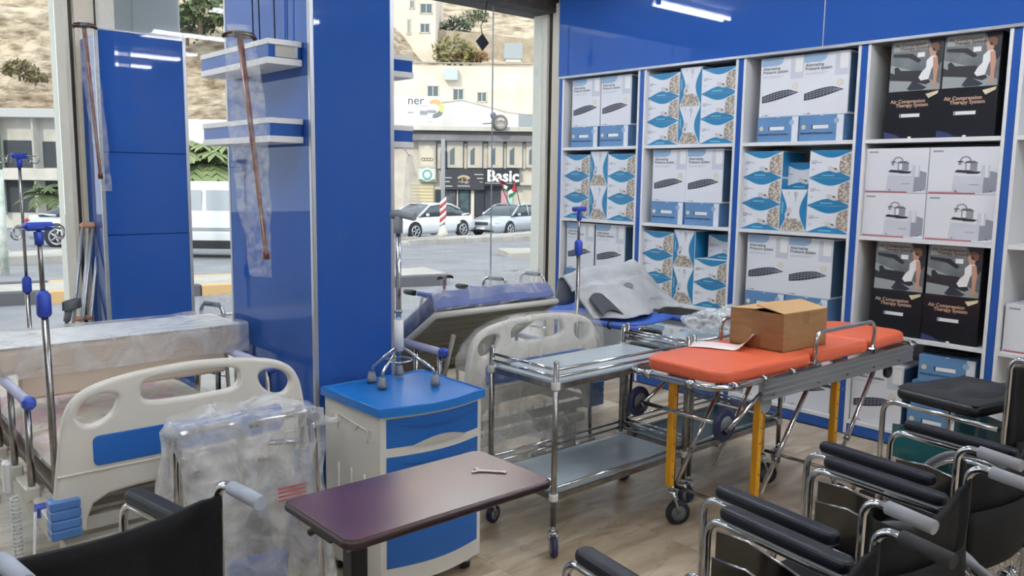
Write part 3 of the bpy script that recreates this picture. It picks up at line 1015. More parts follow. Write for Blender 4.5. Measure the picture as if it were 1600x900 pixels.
G().box((0, 0, .1125), (.99, .36, .006), bev=.002).obj('top_cover', mat('white top cover', '#E9ECEE', rough=.4), t)

# bed 2, head board towards the viewer, back section raised
bed2 = thing('hospital_bed', 'hospital bed with raised backrest and plastic wrapped cream headboard behind trolley', 'bed', (2.85, 4.05, 0))
bed_board(bed2, -1.0, -1, 'headboard')
bed_board(bed2, 1.0, 1, 'footboard')
bed_frame(bed2)
G().box((0, .45, .50), (.84, .98, .03), bev=.004).obj('deck', M_UNDER, bed2)
HY, HZ, BL, BA = -.05, .52, .80, math.radians(34)
ca, sa = math.cos(BA), math.sin(BA)
def back(u, v, n=0.0):
    """u across, v from the hinge to the head end, n along the normal (away from the mattress = -)"""
    return Vector((-.42 + .84 * u, HY - BL * v * ca + n * sa, HZ + BL * v * sa + n * ca))
bf = G().tube([back(0, 0), back(0, 1), back(1, 1), back(1, 0)], .018, 8).obj('backrest_frame', M_BEDFRAME, bed2)
for k in range(11):
    v = .05 + .09 * k
    M = Matrix.Translation(back(.5, v, -.004)) @ Matrix.Rotation(-BA, 4, 'X')
    G().box((0, 0, 0), (.82, .062, .006), M=M).obj('slat', mat('grey beige deck slat', '#8F8A7C', rough=.5), bf)
G().tube([back(.3, .7, -.03), (-.1, -.32, .44)], .014, 8).obj('lift_strut', M_BEDFRAME, bf)
def m2(u, v, top):
    n = (.105 if top else .012) - (.02 * (abs(2 * u - 1) ** 8) if top else 0)
    if v <= .42:
        w = v / .42
        p = Vector((-.41 + .82 * u, .86 - (.86 - HY) * w, .53 + n))
    else:
        w = (v - .42) / .58
        p = back(u * .98 + .01, w * 1.02, n + .02)
    q = noise.noise((p.x * 5, p.y * 6, p.z * 6))
    return p + Vector((0, 0, .008 * q))
g = G()
ring = [(0, 0), (.06, 1), (.94, 1), (1, 0)]
rings = []
for j in range(31):
    v = j / 30
    r = []
    for u in [k / 10 for k in range(11)]:
        r.append(m2(u, v, True))
    for u in [1 - k / 10 for k in range(11)]:
        r.append(m2(u, v, False))
    rings.append(r)
mt = g.loft(rings).obj('mattress', M_BLUEWRAP, bed2)
rings2 = []
for j in range(61):
    v = j / 60
    r = []
    for u in [k / 30 for k in range(31)]:
        p = m2(u, v, True)
        r.append(p + Vector((0, 0, .010 + .012 * noise.noise((u * 10, v * 18, 2)))))
    for u in [1 - k / 30 for k in range(31)]:
        p = m2(u, v, False)
        r.append(p + Vector(((.012 if u > .5 else -.012), 0, -.010 + .012 * noise.noise((u * 10, v * 18, 9)))))
    rings2.append(r)
G().loft(rings2).obj('plastic_wrap', film('mattress film', a0=.05, a1=.42, scale=8), mt)
G().sheet(lambda u, v: (-.44 + .88 * u, .12 + .80 * v, .665 + .02 * noise.noise((u * 4, v * 5, 1)) - .05 * abs(2 * u - 1) ** 6), 24, 24, thick=.01).obj('dust_cover', mat('white dust cover', '#EDEFF2', rough=.6), bed2)
side_rail(bed2, -.450, -.82, .05, .80, -1)
side_rail(bed2, .450, -.60, .35, .72, 1)
def hb_wrap(u, v):
    """bag over the head board: front sheet, over the top, back sheet"""
    x = -.505 + 1.01 * u
    top = .99 - .17 * abs(2 * u - 1) ** 3.2
    s = v * 2
    n = noise.noise((x * 4, s * 5, 1)) * .018 + noise.noise((x * 13, s * 9, 4)) * .009
    edge = .05 * (1 - abs(2 * u - 1) ** 6)
    if s <= 1:
        zz = .25 + (top - .25) * s
        return (x + n, -1.0 - .012 - edge - n, zz + (n if s > .9 else 0))
    zz = top - (top - .30) * (s - 1)
    return (x + n, -1.0 + .012 + edge + n, zz)
G().sheet(hb_wrap, 60, 90).obj('headboard_wrap', film('headboard bag film', color='#EFEFEA', a0=.05, a1=.36, scale=6), bed2)
# crumpled bag hanging under the bed end
def crumple(u, v):
    a = 2 * PI * u
    r = .10 + .05 * noise.noise((math.cos(a) * 2, math.sin(a) * 2, v * 4)) + .02 * noise.noise((math.cos(a) * 7, math.sin(a) * 7, v * 9))
    r *= math.sin(PI * min(.97, max(.03, v))) ** .6
    return (.02 + .46 * (v - .5) * 2 * .9, -.94 + r * math.cos(a) * 1.1, .30 + r * math.sin(a) * 1.1 + .07 * noise.noise((v * 3, 2, 2)))
G().sheet(crumple, 40, 60).obj('crumpled_bag', M_FILM, bed2)

# ------------------------------------------------------------------ iv stands
M_IVBLUE = mat('bright blue iv fitting', '#2B48B0', rough=.4)
def iv_stand(loc, zt, zc, label, tilt=(0, 0), base=True, hooks=True, hr=0.0, z0=.05):
    t = thing('iv_stand', label, 'stand', loc, hr)
    bx, by = tilt
    at = lambda z: (bx * z, by * z, z)
    G().cyl(at(z0), at(zc), .0125, 12).obj('lower_pole', M_STEEL, t)
    G().cyl(at(zc), at(zt), .008, 12).obj('upper_pole', M_STEEL, t)
    G().lathe([(.018, -.04), (.024, -.03), (.024, .035), (.013, .05)], at(zc), seg=14).obj('coupler', M_IVBLUE, t)
    hd = G().lathe([(.014, -.055), (.016, -.01)], at(zt), seg=12).box(at(zt + .008), (.095, .040, .028), bev=.008).obj('head', M_IVBLUE, t)
    if hooks:
        for k in range(4):
            a = PI * k / 2 + .35
            d = Vector((math.cos(a), math.sin(a), 0))
            c = Vector(at(zt)) + Vector((0, 0, .006))
            pts = [c + d * .03, c + d * .085 + Vector((0, 0, .002))]
            for q in range(12):
                th = PI / 2 - q * .5
                pts.append(c + d * (.088 + .020 * math.cos(th)) + Vector((0, 0, -.018 + .020 * math.sin(th))))
            G().tube(pts, .003, 6).obj('hook', M_CHROME, hd)
    if base:
        for k in range(5):
            a = 2 * PI * k / 5 + .3
            G().tube([(0, 0, .09), (.27 * math.cos(a), .27 * math.sin(a), .065)], .012, 8).obj('base_leg', M_STEEL, t)
            caster(t, .27 * math.cos(a), .27 * math.sin(a), .025, .065, a, off=.01, w=.016)
    return t
iv_stand((.668, 3.17, 0), 1.462, 1.20, 'thick steel iv pole with blue head plugged into the left bed corner', (-.010, 0), base=False, hr=.2, z0=.38)
iv_stand((1.0, 5.20, 0), 1.73, 1.03, 'slim iv stand with blue head standing by the left window glass', hr=.5)
iv_stand((3.425, 3.32, 0), 1.478, 1.262, 'slim iv stand with blue fittings rising behind the wrapped headboard', base=True, hooks=False)

# ------------------------------------------------------------------ bedside cabinet
M_CABTOP = mat('blue cabinet top', '#2272C0', rough=.28)
M_CABBLUE = mat('blue drawer front', '#1F62AE', rough=.38)
cab = thing('bedside_cabinet', 'cream bedside cabinet with blue top, blue drawers and door before the blue column', 'cabinet', (1.885, 2.815, 0))
def bow(w, d, bulge, n=12):
    """plan outline with a bowed front (towards -y)"""
    pts = [(w / 2, d / 2), (-w / 2, d / 2), (-w / 2, -d / 2 + .0)]
    for k in range(1, n):
        u = k / n
        pts.append((-w / 2 + w * u, -d / 2 - bulge * math.sin(PI * u)))
    pts.append((w / 2, -d / 2))
    return pts
body = G().prism(bow(.49, .42, .045), .075, .755, 'z').obj('body', M_CREAM, cab)
def bow_front(x0, x1, z0, z1, th, lift, zcurve=None):
    """panel following the bowed front"""
    fn = lambda u, v: (x0 + (x1 - x0) * u, -.21 - .045 * math.sin(PI * ((x0 + (x1 - x0) * u) / .49 + .5)) - lift,
                       (z0 if not zcurve else zcurve(u)) + (z1 - (z0 if not zcurve else zcurve(u))) * v)
    return G().sheet(fn, 16, 2, thick=-th, smooth=False)
top = G().prism(bow(.515, .445, .05), .755, .785, 'z').obj('top', M_CABTOP, cab)
rim = bow(.505, .435, .048)
G().tube([(x, y, .786) for x, y in rim], .005, 6, closed=True).obj('top_rim', M_CABTOP, top)
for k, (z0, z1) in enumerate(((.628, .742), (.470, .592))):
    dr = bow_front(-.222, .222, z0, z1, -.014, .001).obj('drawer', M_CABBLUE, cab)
    # finger scoop: cream crescent under the drawer edge, recess shade above painted darker blue
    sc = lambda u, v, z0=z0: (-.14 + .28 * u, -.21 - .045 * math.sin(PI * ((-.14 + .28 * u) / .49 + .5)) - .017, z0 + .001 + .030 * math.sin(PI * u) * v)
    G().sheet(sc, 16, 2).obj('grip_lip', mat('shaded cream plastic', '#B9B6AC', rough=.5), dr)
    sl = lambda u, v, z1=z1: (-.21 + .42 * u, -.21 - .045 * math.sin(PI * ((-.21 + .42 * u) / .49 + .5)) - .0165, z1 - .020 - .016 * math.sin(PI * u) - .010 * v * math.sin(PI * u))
    G().sheet(sl, 20, 1).obj('groove_shade', mat('blue groove shade', '#16498C', rough=.5), dr)
door = bow_front(-.222, .222, .145, .440, -.014, .001).obj('door', M_CABBLUE, cab)
G().tube([(-.245, -.212 + 0, .755), (-.245, .205, .755)], .001, 4).obj('edge_line', M_CREAM, body)
# moulded side details on the left face
sd = G()
for y0, y1, z0, z1 in ((-.155, -.135, .64, .69), (.14, .16, .65, .70)):
    sd.plate(round_rect(y0, z0, y1, z1, .008, 3), (round_rect(y0 + .005, z0 + .005, y1 - .005, z1 - .005, .005, 3),), .004, .001,
             M=T(-.2465, 0, 0) @ Matrix(((0, 0, -1, 0), (1, 0, 0, 0), (0, 1, 0, 0), (0, 0, 0, 1))))
sd.tube([(-.2465, -.12, .63), (-.2465, -.12, .68), (-.2465, -.02, .69), (-.2465, .10, .70), (-.2465, .10, .64)], .003, 6)
sd.plate([(-.02 + .03 * math.cos(a * PI / 10), .69 - .03 * math.sin(a * PI / 10)) for a in range(11)], (), .004, .001, M=T(-.2465, 0, 0) @ Matrix(((0, 0, -1, 0), (1, 0, 0, 0), (0, 1, 0, 0), (0, 0, 0, 1))))
for y in (-.10, .0, .10):
    sd.tube([(-.2465, y, .20), (-.2465, y, .50)], .0035, 6)
sd.obj('side_moulding', M_CREAM, body)
for sx in (-1, 1):
    for sy in (-1, 1):
        caster(cab, sx * .20, sy * .17, .025, .08, 1.2, m=M_BLACKPL, off=.012, w=.035)

# quad cane on the cabinet
t = thing('quad_cane', 'chrome quad cane with grey handle standing on the bedside cabinet', 'cane', (1.905, 2.875, .7925))
G().cyl((0, 0, .16), (0, 0, .66), .011, 12).obj('shaft', M_CHROME, t)
G().cyl((0, 0, .14), (0, 0, .27), .020, 14).obj('sleeve', M_WHITEPL, t)
G().cyl((0, 0, .30), (0, 0, .31), .016, 10).obj('height_clip', M_STEEL, t)
G().tube(fillet([(-.012, .028, .705), (0, 0, .712), (.03, -.075, .70)], .02), [.017] * 8, 12).lathe([(.018, .64 - .66), (.02, .03), (.016, .05)], (0, 0, .65), seg=12).obj('handle', M_GREYPL, t)
feet = [(-.095, -.02), (.085, .125), (.105, -.115), (-.07, .10)]
for fx, fy in feet:
    l = G().tube(fillet([(0, 0, .165), (fx * .95, fy * .95, .065), (fx, fy, .015)], .02), .0075, 8).obj('leg', M_CHROME, t)
    G().lathe([(.021, 0), (.020, .014), (.013, .042)], (fx, fy, 0), seg=12).obj('rubber_foot', M_GREYRUB, l)
G().torus((0, 0, .10), (0, 0, 1), .055, .004, 24, 6).obj('ring', M_CHROME, t)

# ------------------------------------------------------------------ overbed table
M_WOODTOP = mat('dark cherry laminate', '#602C2A', rough=.27, color2='#48201F', nscale=2.2, ndetail=8, stretch=(1, 7, 1), spec=.9, coat=.25)
M_WOODTOP.node_tree.nodes['Principled BSDF'].inputs['Coat Weight'].default_value = 1.0
M_WOODTOP.node_tree.nodes['Principled BSDF'].inputs['Coat Roughness'].default_value = .24
M_WOODEDGE = mat('dark edge moulding', '#2E1A1C', rough=.4)
t = thing('overbed_table', 'low dark cherry overbed table with black post before the cabinet', 'table', (1.38, 1.955, 0), .0)
G().plate(round_rect(-.365, -.19, .365, .19, .035), (), .026, .010, M=T(0, 0, .716)).obj('edge_moulding', M_WOODEDGE, t)
G().plate(round_rect(-.355, -.18, .355, .18, .03), (), .003, .001, M=T(0, 0, .7292)).obj('tabletop', M_WOODTOP, t)
post = G().box((-.245, -.02, .36), (.052, .052, .68), bev=.004).obj('post', M_BLACKPL, t)
G().box((-.245, -.02, .25), (.066, .066, .42), bev=.004).obj('post_sleeve', M_BLACKPL, post)
for z in (.655, .635):
    G().torus((-.272, -.03, z), (1, 0, 0), .009, .003, 14, 6).obj('key_ring', M_STEEL, post)
G().box((-.20, -.02, .695), (.30, .10, .018)).obj('bracket', M_BLACKPL, t)
G().tube([(-.27, .06, .69), (-.31, .12, .64)], [.009, .011], 8).obj('height_lever', M_BLACKPL, t)
G().box((-.245, -.02, .05), (.06, .40, .035), bev=.006).box((.02, -.02, .05), (.50, .05, .035), bev=.006).obj('base', M_BLACKPL, t)
for x, y in ((-.245, -.20), (-.245, .16), (.25, -.02)):
    caster(t, x, y, .022, .05, .4, off=.01, w=.016)
# spanner on the table
me = smooth_loop([(-.055, .012), (-.040, .013), (-.030, .006), (.045, .005), (.056, .008), (.060, 0), (.056, -.008), (.045, -.005), (-.030, -.006), (-.040, -.013), (-.055, -.012), (-.046, -.005), (-.044, 0), (-.046, .005)], 3)
o = G().plate(me, (), .004, .001, M=Matrix.Rotation(-.85, 4, 'Z') @ Matrix.Diagonal((.95, 1.7, 1, 1))).obj('spanner', M_CHROME, None, (1.625, 1.945, .7335))
tag(o, 'small bright steel open end spanner lying on the cherry table', 'spanner')

# ------------------------------------------------------------------ instrument trolleys
M_FROST = mat('pale grey tray glass', '#B9C6CC', rough=.15, color2='#A9B8BF', nscale=2)
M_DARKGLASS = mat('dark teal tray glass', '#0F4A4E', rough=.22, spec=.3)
M_COLLAR = mat('white collar plastic', '#D9D8D2', rough=.45)
def trolley(loc, w, d, label, shelfmat, lowmat, rz=0.0, zt=.775, zl=.275, sides=('l', 'f', 'b')):
    t = thing('instrument_trolley', label, 'trolley', loc, rz)
    for sx in (-1, 1):
        for sy in (-1, 1):
            x, y = sx * w / 2, sy * d / 2
            p = G().cyl((x, y, .13), (x, y, .865), .0130, 12).ball((x, y, .866), .013, 0, 10, 6).obj('post', M_STEEL, t)
            for z in (zt - .010, zl - .010):
                G().lathe([(.019, -.016), (.021, -.012), (.021, .012), (.019, .016)], (x, y, z), seg=14).obj('collar', M_COLLAR, p)
            caster(t, x, y, .045, .135, RND.uniform(0, 6), M_NAVYWHEEL, .022, .024)
    for z, m, nm in ((zt, shelfmat, 'tray'), (zl, lowmat, 'tray')):
        tr = G().box((0, 0, z), (w - .03, d - .03, .008), bev=.001).obj(nm, m, t)
        g = G()
        for sy in (-1, 1):
            g.box((0, sy * (d / 2 - .004), z - .014), (w - .03, .012, .026), bev=.001)
        for sx in (-1, 1):
            g.box((sx * (w / 2 - .004), 0, z - .014), (.012, d - .03, .026), bev=.001)
        g.obj('tray_rim', M_STEEL, tr)
        for dz in (.030, .062):
            for sx, sy in ((-1, 0), (1, 0), (0, -1), (0, 1)):
                if sx:
                    a, b = (sx * w / 2, -d / 2, z + dz), (sx * w / 2, d / 2, z + dz)
                else:
                    a, b = (-w / 2, sy * d / 2, z + dz), (w / 2, sy * d / 2, z + dz)
                if sy > 0 and z > .5:
                    continue
                if z < .5 and sy < 0 and dz > .05:
                    continue
                G().cyl(a, b, .0072, 8).obj('guard_rail', M_CHROME, t)
    return t
trolley((2.930, 2.720, 0), .93, .43, 'steel instrument trolley with two pale glass trays beside the cabinet', M_FROST, M_FROST)
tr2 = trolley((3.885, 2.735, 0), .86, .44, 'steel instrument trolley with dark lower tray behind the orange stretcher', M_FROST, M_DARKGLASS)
def bagf(u, v):
    a = 2 * PI * u
    n = noise.noise((math.cos(a) * 2, math.sin(a) * 2, v * 3)) * .06 + noise.noise((math.cos(a) * 6, math.sin(a) * 6, v * 8)) * .035
    r = max(.01, (.15 + n) * math.sin(PI * (.02 + .96 * v)) ** .7)
    return (r * math.cos(a) * 1.3, r * math.sin(a), .005 + .13 * (1 - math.cos(PI * v)) / 2 * (1 + 2 * n) + .03 * v * noise.noise((math.cos(a) * 5, math.sin(a) * 5, 3)))
o = G().sheet(bagf, 48, 30).obj('crumpled_bag', film('crisp clear film', a0=.15, a1=.75, scale=18, rough=.08), None, (4.02, 2.76, .785))
tag(o, 'crumpled clear plastic bag on the trolley behind the orange stretcher', 'bag')

# ------------------------------------------------------------------ orange ambulance stretcher
M_ORANGE = mat('orange vinyl mattress', '#DC6644', rough=.42, bump=.05, bscale=60)
M_YELLOW = mat('yellow leg channel', '#E0A01E', rough=.4)
M_ALUB = mat('ribbed aluminium beam', '#B8BCC0', rough=.3, metal=.9)
st = thing('ambulance_stretcher', 'folding ambulance stretcher with orange mattress, yellow legs and chrome frame', 'stretcher', (3.83, 2.235, 0), math.radians(-1.5))
HW = .262
fr = G()
loop = fillet([(-.10, HW, .775), (-.90, HW, .775), (-.90, -HW, .775), (-.10, -HW, .775)], .10, 7)
fo = G().tube(loop, .0150, 12).obj('head_frame', M_CHROME, st)
for p in ((-.33, -HW), (-.56, -HW), (-.78, -HW), (-.9, -.12), (-.9, .12)):
    ax = (1, 0, 0) if abs(p[1]) > .2 else (0, 1, 0)
    a = Vector((p[0], p[1], .775)) - Vector(ax) * .018
    G().cyl(a, a + Vector(ax) * .036, .0195, 12).obj('sleeve', M_CHROME, fo)
G().tube(fillet([(.84, HW, .765), (.93, HW, .765), (.93, -HW, .765), (.84, -HW, .765)], .07, 6), .014, 10).obj('foot_frame', M_CHROME, st)
for sy in (-1, 1):
    g = G().box((.145, sy * HW, .722), (1.45, .022, .090), bev=.002)
    b = g.obj('side_beam', M_ALUB, st)
    for dz in (-.040, -.013, .013, .040):
        G().box((.145, sy * (HW + .012), .722 + dz), (1.45, .006, .012), bev=.002).obj('beam_rib', M_ALUB, b)
    for x in (-.50, -.12, .15, .42, .70):
        G().lathe([(.006, 0), (.005, .004)], (x, sy * (HW + .014), .700), (0, sy, 0), 8).obj('rivet', M_STEEL, b)
    # guard rail hoop
    gx = -.13 if sy < 0 else -.18
    r = fillet([(gx, sy * (HW - .006), .775), (gx, sy * (HW - .006), .940), (gx + .57, sy * (HW - .006), .940), (gx + .57, sy * (HW - .006), .775)], .05, 6)
    rl = G().tube(r, .011, 10).obj('guard_rail', M_CHROME, st)
    for x in (gx, gx + .57):
        G().box((x, sy * (HW - .004), .785), (.05, .034, .030), bev=.005).obj('rail_bracket', M_CHROME, rl)
for x in (-.55, -.2, .2, .6):
    G().box((x, 0, .752), (.05, 2 * HW - .02, .018)).obj('cross_bar', M_ALUB, st)
def cushion(x0, x1, taper0, taper1, name):
    pts = round_rect(x0, -.25, x1, .25, .09 if (taper0 or taper1) else .02, 8)
    out = []
    for x, y in pts:
        k = 1.0
        if taper0 and x < x0 + .22:
            k = 1 - .16 * ((x0 + .22 - x) / .22) ** 1.6
        if taper1 and x > x1 - .20:
            k = 1 - .14 * ((x - x1 + .20) / .20) ** 1.6
        out.append((x, y * k))
    return G().plate(out, (), .060, .020, M=T(0, 0, .806)).obj(name, M_ORANGE, st)
cushion(-.84, -.095, True, False, 'head_cushion')
cushion(-.09, .40, False, False, 'seat_cushion')
cushion(.405, .90, False, True, 'foot_cushion')
# end wheels on struts
for y in (HW, -HW + .03):
    w = G().lathe([(.050, -.012), (.068, -.012), (.073, -.006), (.073, .006), (.068, .012), (.050, .012)], (-.80, y, .600), (0, 1, 0), 26).obj('end_wheel', M_NAVYWHEEL, st)
    G().lathe([(.012, -.016), (.050, -.011), (.050, .011), (.012, .016)], (-.80, y, .600), (0, 1, 0), 22).obj('wheel_hub', M_HUB, w)
    s_ = G().tube([(-.82, y - .028, .585), (-.53, y - .028, .735)], .0105, 10).obj('wheel_strut', M_CHROME, st)
    G().cyl((-.835, y - .028, .577), (-.815, y - .028, .587), .013, 10).obj('end_plug', M_BLACKPL, s_)
    G().lathe([(.045, -.003), (.045, .003)], (-.52, y - .018, .655), (0, 1, 0), 20).obj('pivot_disc', M_GREYPL, s_)
G().cyl((-.80, -HW + .05, .600), (-.80, HW, .600), .0095, 10).obj('axle', M_CHROME, st)
# legs: yellow channels with steel tubes, struts and casters
for x, y, zt in ((-.72, .12, .72), (-.55, -.235, .69), (.10, .17, .69), (.12, -.235, .69)):
    leg = G().box((x, y, (zt + .20) / 2), (.030, .034, zt - .20), bev=.003).obj('leg', M_YELLOW, st)
    for k in range(6):
        z = .25 + k * (zt - .32) / 5
        G().lathe([(.0045, 0), (.003, .003)], (x, y - .017, z), (0, -1, 0), 8).obj('rivet', M_STEEL, leg)
    G().cyl((x + .026, y, .17), (x + .026, y, zt - .02), .0095, 8).obj('leg_tube', M_STEEL, leg)
    caster(st, x + .02, y, .060, .20, -.5, M_RUBBER, .035, .028)
for x0, y0, z0, x1, z1 in ((-.68, .12, .19, -.30, .70), (-.50, -.235, .22, -.13, .68), (-.30, .17, .19, .06, .68), (.16, -.235, .19, .52, .68)):
    s_ = G().tube([(x0, y0, z0), (x1, y0, z1)], .0115, 10).obj('strut', M_CHROME, st)
    q = Vector((x0, y0, z0)).lerp(Vector((x1, y0, z1)), .3)
    G().lathe([(.016, -.012), (.016, .012)], q, Vector((x1 - x0, 0, z1 - z0)), 10).obj('strut_clamp', M_STEEL, s_)
for x, z in ((-.68, .19), (.14, .19)):
    G().cyl((x, .16, z), (x, -.24, z), .0095, 8).obj('leg_brace', M_STEEL, st)
for x in (-.55, .12):
    G().box((x + .1, 0, .60), (.014, .44, .014)).obj('pivot_bar', M_STEEL, st)
G().box((-.36, -.05, .690), (.16, .02, .02), rz=.5).obj('release_lever', mat('red lever', '#B0202A', rough=.4), st)
G().lathe([(.020, -.010), (.036, -.010), (.038, 0), (.036, .010), (.020, .010)], (.74, -.20, .620), (0, 1, 0), 20).box((.74, -.20, .66), (.014, .034, .06)).obj('foot_wheel', M_RUBBER, st)

# open cardboard box on the stretcher
M_CARD = mat('brown corrugated cardboard', '#A07A50', rough=.75, color2='#8F6A43', nscale=5, stretch=(1, 1, 6))
M_CARDIN = mat('pale cardboard inside', '#B99668', rough=.8)
bx = thing('cardboard_box', 'half open brown cardboard box on the orange stretcher', 'box', (3.775, 2.235, .8375), math.radians(-3))
W_, D_, H_ = .375, .31, .185
G().box((0, 0, .003), (W_, D_, .006)).obj('bottom', M_CARD, bx)
for sx in (-1, 1):
    G().box((sx * (W_ / 2 - .003), 0, H_ / 2), (.006, D_, H_)).obj('side', M_CARD, bx)
for sy in (-1, 1):
    G().box((0, sy * (D_ / 2 - .003), H_ / 2), (W_ - .012, .006, H_)).obj('side', M_CARD, bx)
def flap(x0, x1, y0, dy, dz, name='flap'):
    a, b = Vector((x0, y0, H_)), Vector((x1, y0, H_))
    e = Vector((0, dy, dz))
    n = (b - a).cross(e).normalized() * .004
    vs = [a, b, b + e, a + e]
    vs = vs + [v + n for v in vs]
    G().add(vs, [(0, 1, 2, 3), (4, 5, 6, 7), (0, 1, 5, 4), (1, 2, 6, 5), (2, 3, 7, 6), (3, 0, 4, 7)]).obj(name, M_CARDIN, bx)
flap(-W_ / 2, W_ / 2, -D_ / 2 + .003, .155, .028)
flap(-W_ / 2, W_ / 2, D_ / 2 - .003, -.150, .010)
def flapx(x, dx, dz):
    a, b = Vector((x, -D_ / 2 + .01, H_)), Vector((x, D_ / 2 - .01, H_))
    e = Vector((dx, 0, dz))
    n = (b - a).cross(e).normalized() * .004
    vs = [a, b, b + e, a + e]
    vs = vs + [v + n for v in vs]
    G().add(vs, [(0, 1, 2, 3), (4, 5, 6, 7), (0, 1, 5, 4), (1, 2, 6, 5), (2, 3, 7, 6), (3, 0, 4, 7)]).obj('flap', M_CARDIN, bx)
flapx(-W_ / 2 + .006, .13, -.035)
flapx(W_ / 2 - .006, -.13, -.030)
G().box((-W_ / 2 - .0006, 0, H_ * .5), (.001, .05, H_)).obj('tape', mat('clear brown tape', '#96714A', rough=.2), bx)
G().box((0, -D_ / 2 - .0006, H_ - .03), (.05, .001, .06)).obj('tape', mat('clear brown tape', '#96714A'), bx)
# pink and white paper beside it
o = G().sheet(lambda u, v: (-.15 + .30 * u, -.08 + .16 * v, .004 + .62 * max(0, u - .72) ** 1.5 * (1 - .35 * v) + .003 * math.sin(u * 5)), 20, 8, thick=.0012).obj(
    'paper_sheet', mat('pink white paper', '#EBC6C4', rough=.6, color2='#F2EEEC', nscale=2.5), None, (3.475, 2.36, .8365), math.radians(-63))
tag(o, 'curled pink and white paper sheet lying on the stretcher beside box', 'paper')

# ------------------------------------------------------------------ wheelchairs
M_GRIPG = mat('grey foam grip', '#8E9095', rough=.75)
M_GRIPK = mat('black foam grip', '#26272A', rough=.75)
M_GRIPL = mat('pale grey foam grip', '#A3ABB8', rough=.7)
M_SKIRT = mat('dark smoked side panel', '#55534F', rough=.14, metal=.9)
M_TEALP = mat('teal clear side panel', '#1E6E72', rough=.15, alpha=.75)
def wheelchair(loc, rz, label, grips=(None, None), skirt=None, back_h=.86, pad=True, group=None, slack=.085):
    t = thing('wheelchair', label, 'wheelchair', loc, rz, group)
    skirt = skirt or M_SKIRT
    def sag(u, v):
        x = -.222 + .444 * u
        return (x, -.20 + .43 * v, .475 - .022 * math.sin(PI * u))
    G().sheet(sag, 14, 8, thick=.018).obj('seat', M_BLACKCLOTH, t)
    def bk(u, v):
        x = -.238 + .476 * u
        z = .45 + (back_h - .47) * v
        y = -.222 - .030 * math.sin(PI * u) + (-.014 if (u < .05 or u > .95) else 0)
        z2 = z - slack * math.sin(PI * u) ** .8 * v ** 1.5
        return (x, y + .006 * noise.noise((x * 8, z * 8, loc[0])), z2)
    b = G().sheet(bk, 22, 12, thick=.016).obj('backrest', M_BLACKCLOTH, t)
    G().sheet(lambda u, v: (-.20 + .40 * u, -.247 - .030 * math.sin(PI * (.08 + .84 * u)), .50 + .16 * v), 14, 3, thick=.006).obj('back_pocket', M_BLACKCLOTH, b)
    for k, s in enumerate((-1, 1)):
        x = s * .25
        fr = G().tube(fillet([(x, .30, .18), (x, .30, .705), (x, -.205, .705)], .055, 6), .0115, 10)
        fr.tube([(x, .30, .43), (x, -.22, .43)], .0115, 8)
        fr.tube([(x, .30, .20), (x, -.22, .20)], .0105, 8)
        f = fr.obj('side_frame', M_CHROME, t)
        G().tube(fillet([(s * .238, -.222, .16), (s * .238, -.222, back_h + .015), (s * .238, -.40, back_h + .005)], .045, 6), .0112, 10).obj('back_cane', M_CHROME, t)
        G().cyl((s * .238, -.285, back_h + .012), (s * .238, -.405, back_h + .004), .0175, 12).obj('grip', (grips[k] or M_GRIPG), t)
        if pad:
            ap = G().plate(round_rect(-.028, -.165, .028, .245, .025), (), .035, .014, M=T(x + s * .0 - .012 * 0, 0, .744)).obj('armrest', M_NAVYPAD, t)
            G().box((x, .04, .724), (.046, .38, .007)).obj('armrest_plate', M_GREYPL, ap)
            G().box((x, .0, .715), (.02, .05, .015)).obj('armrest_bracket', M_CHROME, ap)
        sk = [(-.20, .46), (.26, .46), (.26, .600), (.14, .615), (-.20, .56)]
        G().prism(sk, x - s * .018 - .0025, x - s * .018 + .0025, 'x').obj('skirt_guard', skirt, t)
        G().tube([(x - s * .018, .26, .602), (x - s * .018, .14, .617), (x - s * .018, -.20, .562)], .004, 6).obj('skirt_edge', M_CHROME, t)
        # rear wheel
        cx, cy, cz, R = s * .273, -.16, .302, .300
        wh = G().torus((cx, cy, cz), (1, 0, 0), R - .012, .012, 44, 8).obj('rear_wheel', M_GREYRUB, t)
        G().torus((cx, cy, cz), (1, 0, 0), R - .030, .009, 40, 6).obj('rim', M_CHROME, wh)
        G().torus((cx + s * .023, cy, cz), (1, 0, 0), R - .040, .0085, 40, 8).obj('hand_rim', M_CHROME, wh)
        sp = G()
        for q in range(24):
            a = 2 * PI * q / 24
            a2 = a + (.35 if q % 2 else -.35)
            hx = cx + (.018 if q % 2 else -.018)
            sp.cyl((hx, cy + .020 * math.cos(a2), cz + .020 * math.sin(a2)), (cx, cy + (R - .032) * math.cos(a), cz + (R - .032) * math.sin(a)), .0013, 4)
        sp.obj('spokes', M_CHROME, wh)
        G().lathe([(.012, -.035), (.026, -.028), (.018, -.018), (.018, .018), (.026, .028), (.012, .035)], (cx, cy, cz), (1, 0, 0), 16).obj('hub', M_CHROME, wh)
        caster(t, x, .30, .085, .20, -PI / 2 + .2 * s, M_RUBBER, .05, .026)
        ft = G().tube(fillet([(s * .205, .30, .42), (s * .205, .40, .40), (s * .19, .50, .14)], .05), .0105, 8).obj('footrest_tube', M_CHROME, t)
        G().box((s * .115, .53, .125), (.155, .15, .016), bev=.005).obj('footplate', M_BLACKPL, ft)
    for s in (-1, 1):
        G().tube([(-s * .235, .04 + s * .008, .20), (s * .225, .04 + s * .008, .455)], .011, 8).obj('cross_brace', M_CHROME, t)
    return t
RZ = math.radians(-8.5)
wheelchair((1.628, 1.064, 0), RZ, 'black wheelchair nearest the viewer, left end of the facing row', (M_GRIPG, M_GRIPK))
wheelchair((2.248, 1.093, 0), RZ, 'black wheelchair with grey grips, second from left in the row', (M_GRIPG, M_GRIPG))
